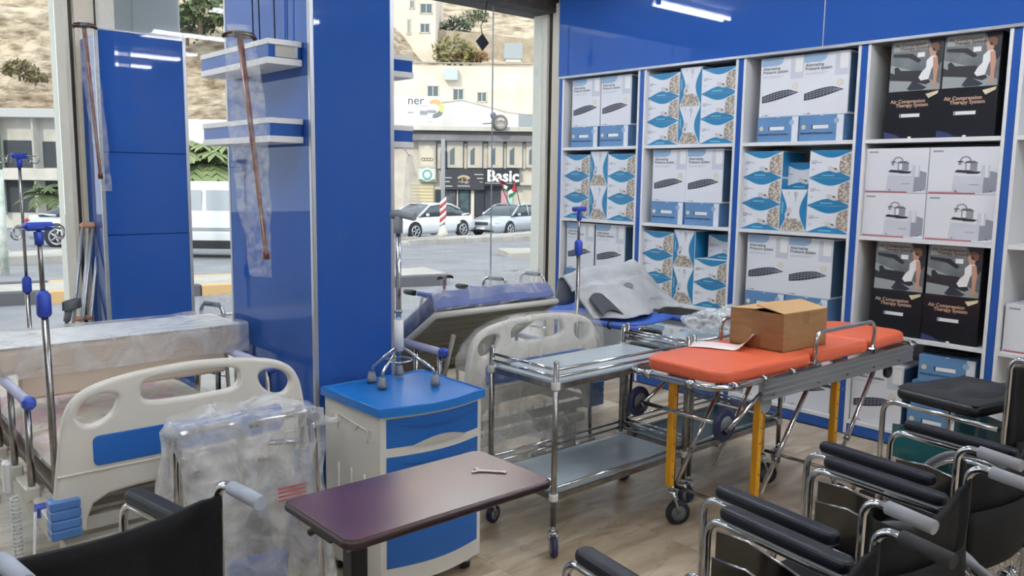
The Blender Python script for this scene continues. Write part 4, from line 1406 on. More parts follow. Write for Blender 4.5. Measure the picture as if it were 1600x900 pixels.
wheelchair((2.885, 1.112, 0), RZ, 'black wheelchair with grey grips, third from left in the row', (M_GRIPG, M_GRIPG))
wheelchair((3.800, 1.260, 0), math.radians(-11), 'tall backed wheelchair with teal side panels at the row end by shelves', (M_GRIPG, M_GRIPG), skirt=M_TEALP, back_h=.98, pad=False, slack=.02)
wheelchair((.476, 2.139, 0), math.radians(10), 'lone black wheelchair with pale grips at lower left before the wrapped walker', (M_GRIPL, M_GRIPL), back_h=.885, slack=.012).scale = (1.07, 1, 1)
# black cushion lying over the arms of the teal wheelchair
o = G().plate(round_rect(-.262, -.19, .262, .19, .05), (), .052, .022, M=Matrix.Identity(4)).sheet(lambda u, v: (-.25 + .50 * u, -.18 + .36 * v, .026 + .018 * noise.noise((u * 3, v * 4, 8)) + .012 * math.sin(PI * u) * math.sin(PI * v)), 18, 18).obj(
    'seat_cushion', M_BLACKV, None, (3.83, 1.33, .745), math.radians(-11))
tag(o, 'black vinyl seat cushion lying across the teal wheelchair armrests', 'cushion')

# ------------------------------------------------------------------ walkers
def walker_parts(t, w=.50, d=.42, h=.80, grip=True, m=None):
    m = m or M_CHROME
    for s in (-1, 1):
        f = G().tube(fillet([(s * w / 2, -d / 2, .02), (s * w / 2 * .94, -d / 2 * .6, h), (s * w / 2 * .94, d / 2 * .6, h), (s * w / 2, d / 2, .02)], .06, 6), .0125, 10).obj('side_frame', m, t)
        G().cyl((s * w / 2 * .97, -d / 2 * .8, .38), (s * w / 2 * .97, d / 2 * .8, .38), .010, 8).obj('side_bar', m, f)
        for y in (-1, 1):
            G().lathe([(.018, -.02), (.018, 0), (.014, .03)], (s * w / 2, y * d / 2, .02), seg=10).obj('rubber_foot', M_GREYRUB, f)
        if grip:
            G().cyl((s * w / 2 * .94, -.07, h), (s * w / 2 * .94, .07, h), .017, 10).obj('grip', M_GREYPL, f)
    G().tube(fillet([(-w / 2 * .95, d / 2 * .66, h * .85), (-.1, d / 2 + .04, h * .85), (.1, d / 2 + .04, h * .85), (w / 2 * .95, d / 2 * .66, h * .85)], .08), .0115, 8).obj('front_bar', m, t)
    G().tube([(-w / 2 * .97, d / 2 * .85, .50), (w / 2 * .97, d / 2 * .85, .50)], .0115, 8).obj('front_bar', m, t)

def bag_over(t, w, d, top, bottom, mfilm, seed=1, flare=.06, nu=80, nv=50):
    """loose bag over a frame: closed tube of film with a gathered top"""
    def fn(u, v):
        a = 2 * PI * u
        c, s = math.cos(a), math.sin(a)
        k = 2.15
        r = (abs(c) ** k + abs(s) ** k) ** (-1 / k)
        vv = max(0, (v - .10) / .90)
        sc = min(1, v / .10) ** .45
        fold = .012 * math.sin(a * 13 + 2.2 * noise.noise((c * 2, s * 2, seed))) * (.3 + vv) + .022 * noise.noise((c * 2.3, s * 2.3, vv * 4 + seed)) + .012 * noise.noise((c * 6, s * 6, vv * 8 + seed))
        hw, hd = w / 2 + flare * vv ** 2 + fold, d / 2 + flare * vv ** 2 * .6 + fold
        z = top + (bottom - top) * vv + (.02 * noise.noise((c * 3, s * 3, seed + 4)) if v < .2 else 0) - (.014 * (1 - sc)) - .045 * abs(c) ** 5 * max(0, 1 - 2.5 * vv) * min(1, v / .1)
        return (hw * c * r * sc, hd * s * r * sc, z)
    return G().sheet(fn, nu, nv).obj('plastic_bag', mfilm, t)

t = thing('wrapped_walker', 'folded walker in a milky plastic bag leaning before the left bed footboard', 'walker', (1.150, 2.700, 0), math.radians(-3))
walker_parts(t, .50, .16, .80)
G().tube(fillet([(-.245, -.05, .50), (-.245, -.05, .815), (-.03, -.05, .825), (-.03, -.05, .52)], .05, 6), .0125, 10).obj('hand_loop', M_CHROME, t)
G().tube(fillet([(.0, -.04, .80), (.235, -.04, .825), (.25, -.04, .50)], .05, 6), .0125, 10).obj('hand_loop', M_CHROME, t)
G().tube([(.26, -.02, .775), (.31, -.03, .765), (.345, -.03, .768), (.352, -.03, .768)], [.03, .011, .013, .002], 8).obj('bag_knot', M_FILM2, t)
G().box((.05, .03, .22), (.22, .04, .16), bev=.02).obj('seat_pad', mat('dull blue pad', '#4A66A6', rough=.5), t)
bag_over(t, .56, .23, .855, .015, film('milky bag film', a0=.12, a1=.58, scale=6), seed=3)
g = G()
for k in range(4):
    g.add([(-.0 , -.15, .60 - k * .014), (.10, -.15, .60 - k * .014), (.10, -.15, .607 - k * .014), (.0, -.15, .607 - k * .014)], [(0, 1, 2, 3)])
g.obj('red_print', mat('faded red print', '#B05A5E', rough=.6), t, (.05, -.018, 0), fix=False)

t = thing('walker', 'chrome walker in clear plastic standing by the right window jamb', 'walker', (4.62, 5.22, 0), .15)
walker_parts(t, .52, .42, .84)
bag_over(t, .56, .36, .90, .40, M_FILM, seed=7, flare=.02)
t = thing('walker', 'pale walker in plastic behind the blue carrying stretcher at window', 'walker', (3.95, 5.17, 0), -.1)
walker_parts(t, .50, .36, .742, m=M_WHITEPL)
bag_over(t, .54, .40, .755, .45, M_FILM, seed=9, flare=.02)
t = thing('walker', 'chrome walker in plastic seen between blue panel and blue column', 'walker', (2.25, 5.28, 0), .25)
walker_parts(t, .46, .36, .83)
bag_over(t, .50, .40, .86, .45, M_FILM, seed=12, flare=.02)

# ------------------------------------------------------------------ blue carrying stretcher and wrapped thing on it
M_CANVAS = mat('royal blue canvas', '#2A55A8', rough=.6, bump=.15, bscale=200)
t = thing('carrying_stretcher', 'long blue canvas carrying stretcher with black handles beside the raised bed', 'stretcher', (3.90, 4.125, .789), math.radians(4.5))
for s in (-1, 1):
    p = G().cyl((s * .265, -1.02, 0), (s * .265, 1.0, 0), .0185, 12).obj('pole', mat('blue pole sleeve', '#2C4EA4', rough=.5), t)
    for e in (-1, 1):
        G().cyl((s * .265, e * .96, 0), (s * .265, e * 1.03, 0), .0155, 12).obj('pole_end', M_CHROME, p)
        G().tube([(s * .265, e * 1.03, 0), (s * .265, e * 1.06, 0), (s * .265, e * 1.14, 0), (s * .265, e * 1.165, 0)], [.018, .023, .022, .015], 12).obj('handle', M_BLACKPL, p)
    for y in (-.8, 0, .8):
        G().torus((s * .265, y, 0), (0, 1, 0), .022, .005, 14, 6).obj('strap', M_BLACKCLOTH, p)
    for y in (-.62, .62):
        G().tube([(s * .245, y, -.01), (s * .20, y, -.775)], .011, 8).obj('leg', M_BLACKPL, t)
        G().lathe([(.016, 0), (.014, .02)], (s * .20, y, -.788), seg=10).obj('leg_foot', M_RUBBER, t)
for y in (-.62, .62):
    G().tube([(-.22, y, -.40), (.22, y, -.40)], .009, 8).obj('leg_bar', M_BLACKPL, t)
G().sheet(lambda u, v: (-.265 + .53 * u, -.92 + 1.84 * v, .016 - .020 * math.sin(PI * u)), 12, 20, thick=.006).obj('canvas', M_CANVAS, t)

def sheet_pack(u, v):
    """grey sheet over a stack: rises from the front lip, rolled crest, hangs at the right"""
    x = -.40 + .86 * u
    prof = [(0, -.24, .0), (.22, -.17, .07), (.45, -.085, .15), (.62, -.03, .205), (.74, .0, .25), (.84, .05, .265), (.92, .10, .24), (1, .15, .05)]
    for k in range(len(prof) - 1):
        if v <= prof[k + 1][0]:
            q = (v - prof[k][0]) / (prof[k + 1][0] - prof[k][0])
            y = prof[k][1] + (prof[k + 1][1] - prof[k][1]) * q
            z = prof[k][2] + (prof[k + 1][2] - prof[k][2]) * q
            break
    z *= 1 - .75 * max(0, (u - .72) / .28) ** 1.2 - .25 * max(0, (.12 - u) / .12)
    z += .05 * max(0, (u - .25)) * v
    y -= .11 * math.sin(u * 5.5) * (1 - v)
    z += .02 * math.sin(v * 16) * (v > .5)
    n = noise.noise((x * 5, v * 5, 2)) * .030 + noise.noise((x * 14, v * 11, 6)) * .008
    return (x, y + n, z + n * .8)
pk = thing('wrapped_board', 'grey paper wrapped board with a hand slot on the blue carrying stretcher', 'wrapped board', (4.10, 3.62, .815), math.radians(-6))
G().sheet(sheet_pack, 60, 60, thick=.004).obj('paper_wrap', mat('grey wrapping paper', '#B9BBBC', rough=.65, color2='#A4A7A9', nscale=5, bump=.3, bscale=14), pk)
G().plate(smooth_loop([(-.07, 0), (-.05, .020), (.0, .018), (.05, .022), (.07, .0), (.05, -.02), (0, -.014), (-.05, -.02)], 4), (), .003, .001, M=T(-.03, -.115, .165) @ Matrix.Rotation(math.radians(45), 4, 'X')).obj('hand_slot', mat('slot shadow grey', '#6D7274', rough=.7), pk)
G().box((0, .055, .09), (.54, .12, .16), bev=.03).obj('board', M_GREYPL, pk)
G().sheet(lambda u, v: (-.37 + .15 * u, -.30 + .14 * v + .02 * math.sin(u * 4), .02 + .09 * v + .03 * math.sin(u * PI)), 12, 12, thick=.003).obj('mesh_flap', mat('black netting', '#3A3C42', rough=.7), pk)

# ------------------------------------------------------------------ canes, crutches
M_CANEWOOD = mat('reddish brown cane wood', '#6A2E22', rough=.3, color2='#4E2019', nscale=10, stretch=(1, 1, .2), coat=.3)
M_CANEDARK = mat('dark cane handle', '#2E1712', rough=.25, coat=.4)
def cane(loc, top, bot, label, hdir, sleeve=True, w=.075, dark=True):
    """slanted wooden stick with a T handle in a plastic sleeve; top and bot relative to loc"""
    t = thing('walking_cane', label, 'cane', loc)
    a, b = Vector(top), Vector(bot)
    d = (a - b).normalized()
    G().tube([b, b + d * .03, b + d * .035, b.lerp(a, .5), a - d * .01], [.014, .014, .0095, .0105, .0125], 12).obj('shaft', M_CANEWOOD, t)
    h = Vector(hdir).normalized()
    G().tube([a - h * .06 - d * .012, a - h * .05, a - h * .015 + d * .004, a + h * .02 + d * .006, a + h * .055 + d * .002, a + h * .07 - d * .01], [.008, .013, .016, .015, .012, .007], 12).obj('handle', M_CANEDARK if dark else M_CANEWOOD, t)
    if sleeve:
        L = (a - b).length
        side = h
        nrm = d.cross(h).normalized()
        def fn(u, v):
            ang = 2 * PI * u
            p = b - d * .07 + d * (L + .11) * v
            ww = w * (.55 + .45 * math.sin(PI * min(1, max(0, 1.05 - v)) ** .8)) if v < .97 else w * .6
            n = noise.noise((math.cos(ang) * 2, math.sin(ang) * 2, v * 9)) * .010
            return p + side * ((ww + n) * math.cos(ang) + .03 * (1 - v)) + nrm * ((.017 + n * .5) * math.sin(ang))
        G().sheet(fn, 28, 70).obj('plastic_sleeve', M_FILM3, t)
    return t
cane((1.40, 3.12, 1.31), (0, .095, .880), (0, -.095, .02), 'reddish wooden cane in clear sleeve hanging from the column shelf', (-.75, .66, .05))
cane((1.335, 5.06, 1.60), (-.02, -.03, .84), (.03, -.02, .02), 'dark cane in clear sleeve hanging at the left edge of blue panel', (1, .2, .05), w=.05)
cane((3.80, 5.10, 0), (0, 0, .895), (0, .05, .01), 'wooden cane in a plastic sleeve standing at the right window', (1, -.3, .05), w=.05)

t = thing('axillary_crutches', 'pair of aluminium underarm crutches in film leaning beside the blue panel', 'crutches', (1.30, 5.28, 0))
M_AMBER = mat('amber rubber pad', '#D9A582', rough=.5)
for k, ox in enumerate((-.015, .028)):
    tx = .07
    base = Vector((-.125 + ox * 1.3, .02 * k, 0.01))
    topc = Vector((.072 + ox, .04 + .02 * k, 1.335))
    d = (topc - base).normalized()
    sid = Vector((0, 1, 0)).cross(d).normalized() * .028
    cr = G()
    for s in (-1, 1):
        cr.tube([base + d * .42 + sid * .35 * s, base + d * .55 + sid * .9 * s, topc + sid * s], .0105, 8)
    cr.tube([base + d * .02, base + d * .50], .011, 8)
    c = cr.obj('crutch_frame', M_ALU, t)
    G().box(topc + Vector((0, 0, .012)), (.085, .035, .035), bev=.012).obj('underarm_pad', M_AMBER, c)
    G().cyl(base + d * .80 - sid, base + d * .80 + sid, .015, 10).obj('hand_grip', M_AMBER, c)
    G().lathe([(.018, -.01), (.016, .03)], base, seg=10).obj('rubber_foot', M_GREYRUB, c)
t = thing('elbow_crutch', 'grey elbow crutch with open cuff leaning at the left window', 'crutch', (1.17, 5.25, 0))
G().tube([(-.10, 0, .02), (.03, 0, .80)], .0105, 10).obj('shaft', M_ALU, t)
cf = G().tube(fillet([(.03, 0, .80), (.045, 0, .87)], .02), [.018, .022], 10).obj('neck', M_GREYRUB, t)
def cuff(u, v):
    a = -2.6 + 5.2 * u
    return (.06 + .052 * math.cos(a), .045 * math.sin(a), .87 + .05 * v + .012 * math.cos(a))
G().sheet(cuff, 24, 4, thick=.006).obj('cuff', mat('dark grey cuff', '#5D6468', rough=.5), t)
G().cyl((.03, -.02, .78), (.03, -.11, .79), .014, 10).obj('hand_grip', M_GREYRUB, t)
G().lathe([(.017, -.01), (.014, .03)], (-.10, 0, .02), seg=10).obj('rubber_foot', M_GREYRUB, t)

# limp plastic bag hanging beside the column
t = thing('hanging_bag', 'limp white plastic bag hanging at the right edge of the blue column', 'bag', (2.245, 3.29, 1.47))
def limp(u, v):
    a = 2 * PI * u
    r = .010 + .050 * v ** .8 + .008 * noise.noise((math.cos(a) * 3, math.sin(a) * 3, v * 4))
    return (r * math.cos(a) * .9 + .02 * v, r * math.sin(a) * .7, .29 - .29 * v + .01 * noise.noise((math.cos(a) * 4, math.sin(a) * 4, 2)))
G().sheet(limp, 24, 20).obj('bag_film', M_FILM2, t)
G().tube([(0, 0, .28), (-.06, -.02, .33), (-.10, -.03, .345)], .002, 6).obj('string', M_WHITEPL, t)

# ------------------------------------------------------------------ the street outside
F0 = Vector((math.cos(YAW), math.sin(YAW), 0))
R0 = Vector((math.sin(YAW), -math.cos(YAW), 0))
ORZ = YAW - PI / 2                       # things outside: local x runs along the street, local y away from the shop
def ray(px, py):
    return _F + _R * ((px - 800) / FOC) - _U * ((py - 450) / FOC)
def LZ(px, py, h):
    d = ray(px, py)
    p = Vector((0, 0, CAM_H)) + d * (h / d.dot(F0))
    return p.dot(R0), p.z
def gz(h):
    return -.14 - .033 * max(0, h - 13)
def W(l, h, z=0.0):
    return R0 * l + F0 * h + Vector((0, 0, z))
def GP(px, py):
    h = 20.0
    for _ in range(40):
        d = ray(px, py)
        k = (gz(h) - CAM_H) / d.z
        h = .5 * h + .5 * max(5, min(80, k * d.dot(F0)))
    d = ray(px, py)
    l = d.dot(R0) * h / d.dot(F0)
    return l, h

M_ASPH = mat('worn grey asphalt', '#8C8C90', rough=.85, color2='#7A7A7F', nscale=1.2, stretch=(1, 1, 1))
M_PAVE = mat('pale pavement concrete', '#B4AFA8', rough=.9, color2='#A29D96', nscale=2)
M_KERBY = mat('faded yellow kerb paint', '#C9A878', rough=.85)
M_KERBK = mat('faded black kerb paint', '#5A5A60', rough=.85)
M_STONE = mat('cream limestone', '#D6CEC2', rough=.85, color2='#C4B9AA', nscale=1.2)
M_STONE2 = mat('warm cream render wall', '#E2D8CA', rough=.85, color2='#D2C5B4', nscale=.6)
M_CONC = mat('pale raw concrete', '#CFCBC2', rough=.9, color2='#B8B3A9', nscale=.7)
M_DARKOPEN = mat('dark room shade', '#3B4046', rough=.7)  # dark slab colour stands in for the shade inside rooms and shops
M_GLASSD = mat('dark window glass', '#59646C', rough=.12, spec=.7)
M_FRAMEW = mat('pale window frame', '#C9C6BE', rough=.6)
M_LEAF = mat('dusty green leaf', '#5C6A44', rough=.7, color2='#46552F', nscale=3)
M_LEAF2 = mat('dry yellowish leaf', '#8C8450', rough=.7, color2='#74703F', nscale=3)
M_LEAF3 = mat('dark evergreen leaf', '#48543E', rough=.7)
M_BARK = mat('grey brown bark', '#7A6A58', rough=.9)
M_ROCK = mat('layered tan rock', '#CDBDA6', rough=.95, color2='#84725E', nscale=.75, ndetail=12, stretch=(1, 1, 3.0), contrast=(.42, .66), bump=1.0, bscale=.9, bdist=.5)

def road_fn(u, v):
    h = 6 + 56 * v
    return W(-45 + 90 * u, h, gz(h))
struct(G().sheet(road_fn, 6, 40).obj('road', M_ASPH), 'grey asphalt street outside the shop window')
def pav_fn(u, v):
    x, y = -8 + 20 * u, 5.86 + 1.9 * v
    return (x, y, -.06)
struct(G().sheet(pav_fn, 4, 2, thick=.09).obj('pavement', M_PAVE), 'pale concrete pavement outside the shop window')

def median(pts, wid, name, label, painted=True, hgt=.17, step=1.0):
    """raised traffic island: concrete top and alternating kerb stones along its near edge"""
    a, b = [Vector(W(l, h, gz(h))) for l, h in pts]
    t = thing(name, label, 'kerb', a)
    d = (b - a)
    L = d.length
    d.normalize()
    n = Vector((d.y, -d.x, 0))
    if n.dot(F0) < 0:
        n = -n
    ang = math.atan2(d.y, d.x)
    c = d * (L / 2) + n * (wid / 2)
    G().box(c + Vector((0, 0, hgt / 2 - .03)), (L, wid - .24, hgt + .02), rz=ang).obj('island_top', M_PAVE, t)
    n_ = int(L / step)
    for k in range(n_):
        m = (M_KERBY if k % 2 else M_KERBK) if painted else M_PAVE
        for off in (.06, wid - .06):
            q = d * ((k + .5) * step) + n * off
            G().box(q + Vector((0, 0, hgt / 2 - .04)), (step - .015, .13, hgt + .06), bev=.02, rz=ang).obj('kerb_stone', m, t)
    return t
la, ha = GP(-60, 482); lb, hb = GP(703, 446)
median(((la, ha), (lb, hb)), 1.3, 'traffic_island', 'near traffic island with yellow and black kerb stones outside', True, .2)
la, ha = GP(-60, 418); lb, hb = GP(190, 407)
median(((la, ha), (lb, hb)), 1.5, 'traffic_island', 'pale far traffic island seen through the left window', False, .2, 1.5)
la, ha = GP(640, 383); lb, hb = GP(860, 374)
median(((la, ha), (lb, hb)), 1.2, 'traffic_island', 'pale far traffic island before the two parked cars', False, .2, 1.5)
la, ha = GP(795, 402); lb, hb = GP(870, 402)
median(((la, ha), (lb, hb)), 1.5, 'traffic_island', 'small rounded island at right edge of the window view', False, .14, 1.0)

# hillside: cliff at the left, terraced slope at the right
def ss(a, b, x):
    t_ = max(0, min(1, (x - a) / (b - a)))
    return t_ * t_ * (3 - 2 * t_)
def hill(u, v):
    l = -62 + 110 * u
    h = 54 + 75 * v * v + 8 * v
    left = ss(-6, -14, l)
    zl = 2 + 13 * ss(55, 62, h) + .62 * max(0, h - 62)
    zr = 3 + .60 * (h - 54)
    z = zl * left + zr * (1 - left)
    p = W(l, h, z)
    r = noise.fractal((l * .25, h * .1, z * .45), .8, 2.2, 6) * (1.9 * left + .8 * (1 - left))
    st_ = math.sin(z * 2.1 + noise.noise((l * .1, h * .1, 0)) * 3) * .35 * left
    return p - F0 * (r + st_) + Vector((0, 0, r * .3))
struct(G().sheet(hill, 150, 110).obj('hillside', M_ROCK), 'layered tan rocky hillside beyond the street')

def building(name, label, px0, px1, pytop, h, depth, m, z0=None, parent=None):
    l0, zt = LZ(px0, pytop, h)
    l1, _ = LZ(px1, pytop, h)
    z0 = gz(h) - .5 if z0 is None else z0
    t = thing(name, label, 'building', W((l0 + l1) / 2, h, z0), ORZ)
    t['l0'] = 0
    G().box((0, depth / 2, (zt - z0) / 2), (l1 - l0, depth, zt - z0), bev=.05).obj('walls', m, t)
    return t, (l0 + l1) / 2, z0, zt, l1 - l0
def window(t, lc, z0, h, px0, py0, px1, py1, m=None, frame=True, mull=1):
    a, zt = LZ(px0, py0, h)
    b, zb = LZ(px1, py1, h)
    cx, cz, w, hh = (a + b) / 2 - lc, (zt + zb) / 2 - z0, b - a, zt - zb
    f = G()
    e = .07
    for sx in (-1, 1):
        f.box((cx + sx * (w / 2 - e / 2), -.03, cz), (e, .10, hh))
    for sz in (-1, 1):
        f.box((cx, -.03, cz + sz * (hh / 2 - e / 2)), (w, .10, e))
    for k in range(mull):
        f.box((cx - w / 2 + w * (k + 1) / (mull + 1), -.02, cz), (e * .7, .07, hh))
    o = f.obj('window', M_FRAMEW, t)
    G().box((cx, -.008, cz), (w - .05, .03, hh - .05)).obj('pane', m or M_GLASSD, o)
    return o
def slab_px(t, lc, z0, h, px0, py0, px1, py1, name, m, y0=-.3, y1=0.0, bev=.02, parent=None):
    a, zt = LZ(px0, py0, h)
    b, zb = LZ(px1, py1, h)
    return G().box(((a + b) / 2 - lc, (y0 + y1) / 2, (zt + zb) / 2 - z0), (b - a, y1 - y0, zt - zb), bev=bev).obj(name, m, parent or t)

# arcade of shops
HA = 49.0
t, lc, z0, zt, bw = building('shop_arcade', 'low stone arcade of shops with arched niches and dark signs across the street', 560, 920, 203, HA, 8, M_STONE)
slab_px(t, lc, z0, HA, 556, 197, 924, 209, 'cornice', M_CONC, -1.3, .2)
slab_px(t, lc, z0, HA, 558, 209, 922, 224, 'fascia', mat('grey stained fascia', '#8E8C8C', rough=.85, color2='#75737A', nscale=.8), -.9, .1)
for k, (a, b) in enumerate(((655, 682), (699, 724), (731, 754), (763, 786), (792, 816), (822, 846))):
    f = slab_px(t, lc, z0, HA, a, 220, b, 263, 'niche_frame', M_CONC, -.40, 0, .03)
    l0_, zt_ = LZ(a + 4, 226, HA); l1_, zb_ = LZ(b - 4, 259, HA)
    hw = (l1_ - l0_) / 2
    arch = [(-hw, zb_ - z0), (hw, zb_ - z0), (hw, zt_ - z0 - .30), (0, zt_ - z0), (-hw, zt_ - z0 - .30)]
    G().prism([(x + (l0_ + l1_) / 2 - lc, z) for x, z in arch], -.412, -.37, 'y').obj('niche_recess', M_BEIGE if k == 0 else mat('beige niche back', '#C9BEAA', rough=.85), f)
    if k:
        arch2 = [(-hw * .9, zb_ - z0 + .05), (-hw * .05, zb_ - z0 + .05), (-hw * .05, zt_ - z0 - .15), (-hw * .9, zt_ - z0 - .36)]
        G().prism([(x + (l0_ + l1_) / 2 - lc, z) for x, z in arch2], -.425, -.40, 'y').obj('niche_window', M_GLASSD, f)
    else:
        for q in range(4):
            cx = (l0_ + l1_) / 2 - lc - hw * .66 + q * hw * .44
            G().torus((cx, -.42, (zb_ - z0) + .35), (0, 1, 0), .085, .02, 14, 6).obj('lattice_ring', M_BARK, f)
for a, b in ((684, 697), (725, 730), (755, 762), (787, 791), (817, 821)):
    slab_px(t, lc, z0, HA, a, 224, b, 264, 'pilaster', M_STONE, -.22, 0)
slab_px(t, lc, z0, HA, 642, 286, 678, 336, 'roller_shutter', mat('cream roller shutter', '#D6C9A8', rough=.6), -.12, 0)
for k in range(9):
    slab_px(t, lc, z0, HA, 642, 288 + k * 5, 678, 290 + k * 5, 'shutter_slat', mat('cream shutter slat', '#C4B590', rough=.6), -.16, -.1, .005)
slab_px(t, lc, z0, HA, 680, 296, 757, 340, 'shop_window', M_DARKOPEN, -.10, 0)
for a, b, mm in ((683, 690, M_INK), (714, 716, M_STONE2), (736, 741, M_STONE2), (718, 733, mat('teal window display', '#4E6A72', rough=.5, color2='#2F3A40', nscale=2)), (743, 756, M_INK), (697, 712, mat('shop display grey', '#6D7076', rough=.6, color2='#34373C', nscale=3))):
    slab_px(t, lc, z0, HA, a, 297, b, 338, 'display', mm, -.16, -.1)
slab_px(t, lc, z0, HA, 758, 291, 783, 338, 'shop_window', M_DARKOPEN, -.10, 0)
slab_px(t, lc, z0, HA, 783, 296, 792, 330, 'poster', mat('pink poster', '#D29AA4', rough=.6), -.14, 0)
slab_px(t, lc, z0, HA, 793, 305, 801, 330, 'poster', mat('mint poster', '#A9CFC6', rough=.6), -.14, 0)
slab_px(t, lc, z0, HA, 812, 285, 850, 290, 'ledge', M_CONC, -.5, 0)
M_SIGNK = mat('charcoal shop sign', '#34353B', rough=.5)
M_SIGNK2 = mat('black shop sign', '#22252C', rough=.5)
M_SIGNG = mat('sign gold print', '#C0A888', rough=.5)
s = slab_px(t, lc, z0, HA, 690, 236, 699, 264, 'hanging_sign', M_SIGNK2, -.6, -.45)
s = slab_px(t, lc, z0, HA, 693, 264, 757, 297, 'shop_sign', M_SIGNK, -.55, -.1)
def mark(px0, py0, px1, py1, m, h, y, par=None, name='sign_print'):
    a, zt_ = LZ(px0, py0, h); b, zb_ = LZ(px1, py1, h)
    return G().box(((a + b) / 2 - lc, y, (zt_ + zb_) / 2 - z0), (b - a, .02, zt_ - zb_)).obj(name, m, par or t)
for q in ((696, 277, 707, 278.5), (696, 283, 704, 284.5), (697, 290, 708, 291.5), (742, 272, 756, 273.5), (746, 278, 756, 279.5), (750, 284, 755, 285)):
    mark(*q, M_FRAMEW, HA, -.56, s)
cxm, czm = LZ(725.5, 279, HA)
g = G()
for k in range(10):
    a0, a1 = PI * (.22 + .56 * k / 10), PI * (.22 + .56 * (k + 1) / 10)
    P_ = lambda a, r: (cxm - lc + r * math.cos(a), -.565, czm - z0 - .25 + r * math.sin(a) * .9)
    g.add([P_(a0, .50), P_(a1, .50), P_(a1, .34 * 1.08), P_(a0, .34 * 1.08)], [(0, 1, 2, 3)])
g.obj('sign_arc', M_SIGNG, s, fix=False)
text('12', .47, M_SIGNG, s, (cxm - lc - .20, -.566, czm - z0 - .28))
mark(717, 283.5, 734, 284.8, M_SIGNG, HA, -.565, s)
mark(716, 289, 735, 292, M_INKG, HA, -.565, s)
s = slab_px(t, lc, z0, HA, 757, 263, 811, 291, 'shop_sign', M_SIGNK2, -.65, -.1)
lx, lzz = LZ(761, 283, HA)
text('Basic', .92, mat('white sign letters', '#F4F4F2', rough=.5, emit=.25), s, (lx - lc, -.665, lzz - z0), bold=.025)
mark(758, 285.5, 806, 287, M_FRAMEW, HA, -.665, s)
s = slab_px(t, lc, z0, HA, 655, 263, 682, 284, 'shop_sign', mat('pale sign board', '#C8CCC4', rough=.5), -.5, -.1)
cx_, cz_ = LZ(669, 273, HA)
G().lathe([(.40, 0), (.40, .02)], (cx_ - lc, -.5, cz_ - z0), (0, -1, 0), 24).obj('sign_disc', M_WHITEP, s)
G().lathe([(.30, .02), (.30, .03)], (cx_ - lc, -.5, cz_ - z0), (0, -1, 0), 24).obj('sign_disc', mat('sign teal', '#6AA79C', rough=.5), s)
G().lathe([(.18, .03), (.18, .04)], (cx_ - lc, -.5, cz_ - z0), (0, -1, 0), 24).obj('sign_disc', M_WHITEP, s)
mark(656, 280, 681, 283, mat('sign green', '#4E8C5A', rough=.5), HA, -.51, s)

# white tent roof on the arcade
HT = 50.0
pts = [LZ(px, py, HT) for px, py in ((690, 199), (690, 161), (722, 157), (760, 167), (792, 176), (832, 181), (832, 205))]
lt = sum(p[0] for p in pts) / 7
t2 = thing('roof_tent', 'bright white sheet enclosure with sloping roof on top of the arcade', 'tent', W(lt, HT, pts[0][1]), ORZ)
G().prism([(p[0] - lt, p[1] - pts[0][1]) for p in pts], 0, 4, 'y').obj('white_sheet', mat('white tarpaulin', '#F2EFE8', rough=.7), t2)
g = G()
for a, b in ((1, 2), (2, 3), (3, 4), (4, 5)):
    g.tube([(pts[a][0] - lt, -.05, pts[a][1] - pts[0][1] + .04), (pts[b][0] - lt, -.05, pts[b][1] - pts[0][1] + .04)], .05, 6)
g.obj('roof_edge', M_CONC, t2)
G().box((LZ(822, 190, HT)[0] - lt, -.03, LZ(822, 190, HT)[1] - pts[0][1]), (.9, .08, .9)).obj('tent_opening', M_GREYPL, t2)

# billboard with partial lettering and a swirl
HB = 48.4
l0_, zt_ = LZ(600, 150, HB); l1_, zb_ = LZ(690, 196, HB)
t3 = thing('billboard', 'white roadside billboard with a colourful swirl left of the roof tent', 'billboard', W((l0_ + l1_) / 2, HB, zb_), ORZ)
G().box((0, 0, (zt_ - zb_) / 2), (l1_ - l0_, .12, zt_ - zb_)).obj('board', mat('billboard white', '#E9E9EC', rough=.5), t3)
lx, lz_ = LZ(637, 163, HB)
text('ner', .69, M_INK, t3, (lx - (l0_ + l1_) / 2, -.065, lz_ - zb_))
g = G(); g2 = G(); g3 = G()
c = LZ(679, 170, HB)
for k in range(18):
    a0, a1 = math.radians(130 - k * 13), math.radians(130 - (k + 1) * 13)
    rr = .40
    w0 = .10 + .06 * math.sin(PI * k / 18)
    Q = lambda a, r: (c[0] - (l0_ + l1_) / 2 + r * math.cos(a), -.066, c[1] - zb_ + r * math.sin(a))
    (g if k < 7 else g2 if k < 12 else g3).add([Q(a0, rr - w0), Q(a1, rr - w0), Q(a1, rr + w0), Q(a0, rr + w0)], [(0, 1, 2, 3)])
g.obj('swirl_print', mat('swirl orange', '#D9A878', rough=.5), t3, fix=False)
g2.obj('swirl_print', mat('swirl yellow green', '#C4C77C', rough=.5), t3, fix=False)
g3.obj('swirl_print', mat('swirl grey', '#77777C', rough=.5), t3, fix=False)
for a, b, cc, d in ((656, 173, 668, 180), (668, 172, 682, 177), (637, 175, 646, 177), (650, 165, 670, 166), (667, 184, 681, 185), (650, 190, 653, 191), (667, 190, 676, 191)):
    x0_, z1_ = LZ(a, b, HB); x1_, z2_ = LZ(cc, d, HB)
    G().box(((x0_ + x1_) / 2 - (l0_ + l1_) / 2, -.064, (z1_ + z2_) / 2 - zb_), (x1_ - x0_, .006, z1_ - z2_)).obj('print', M_INKG, t3)

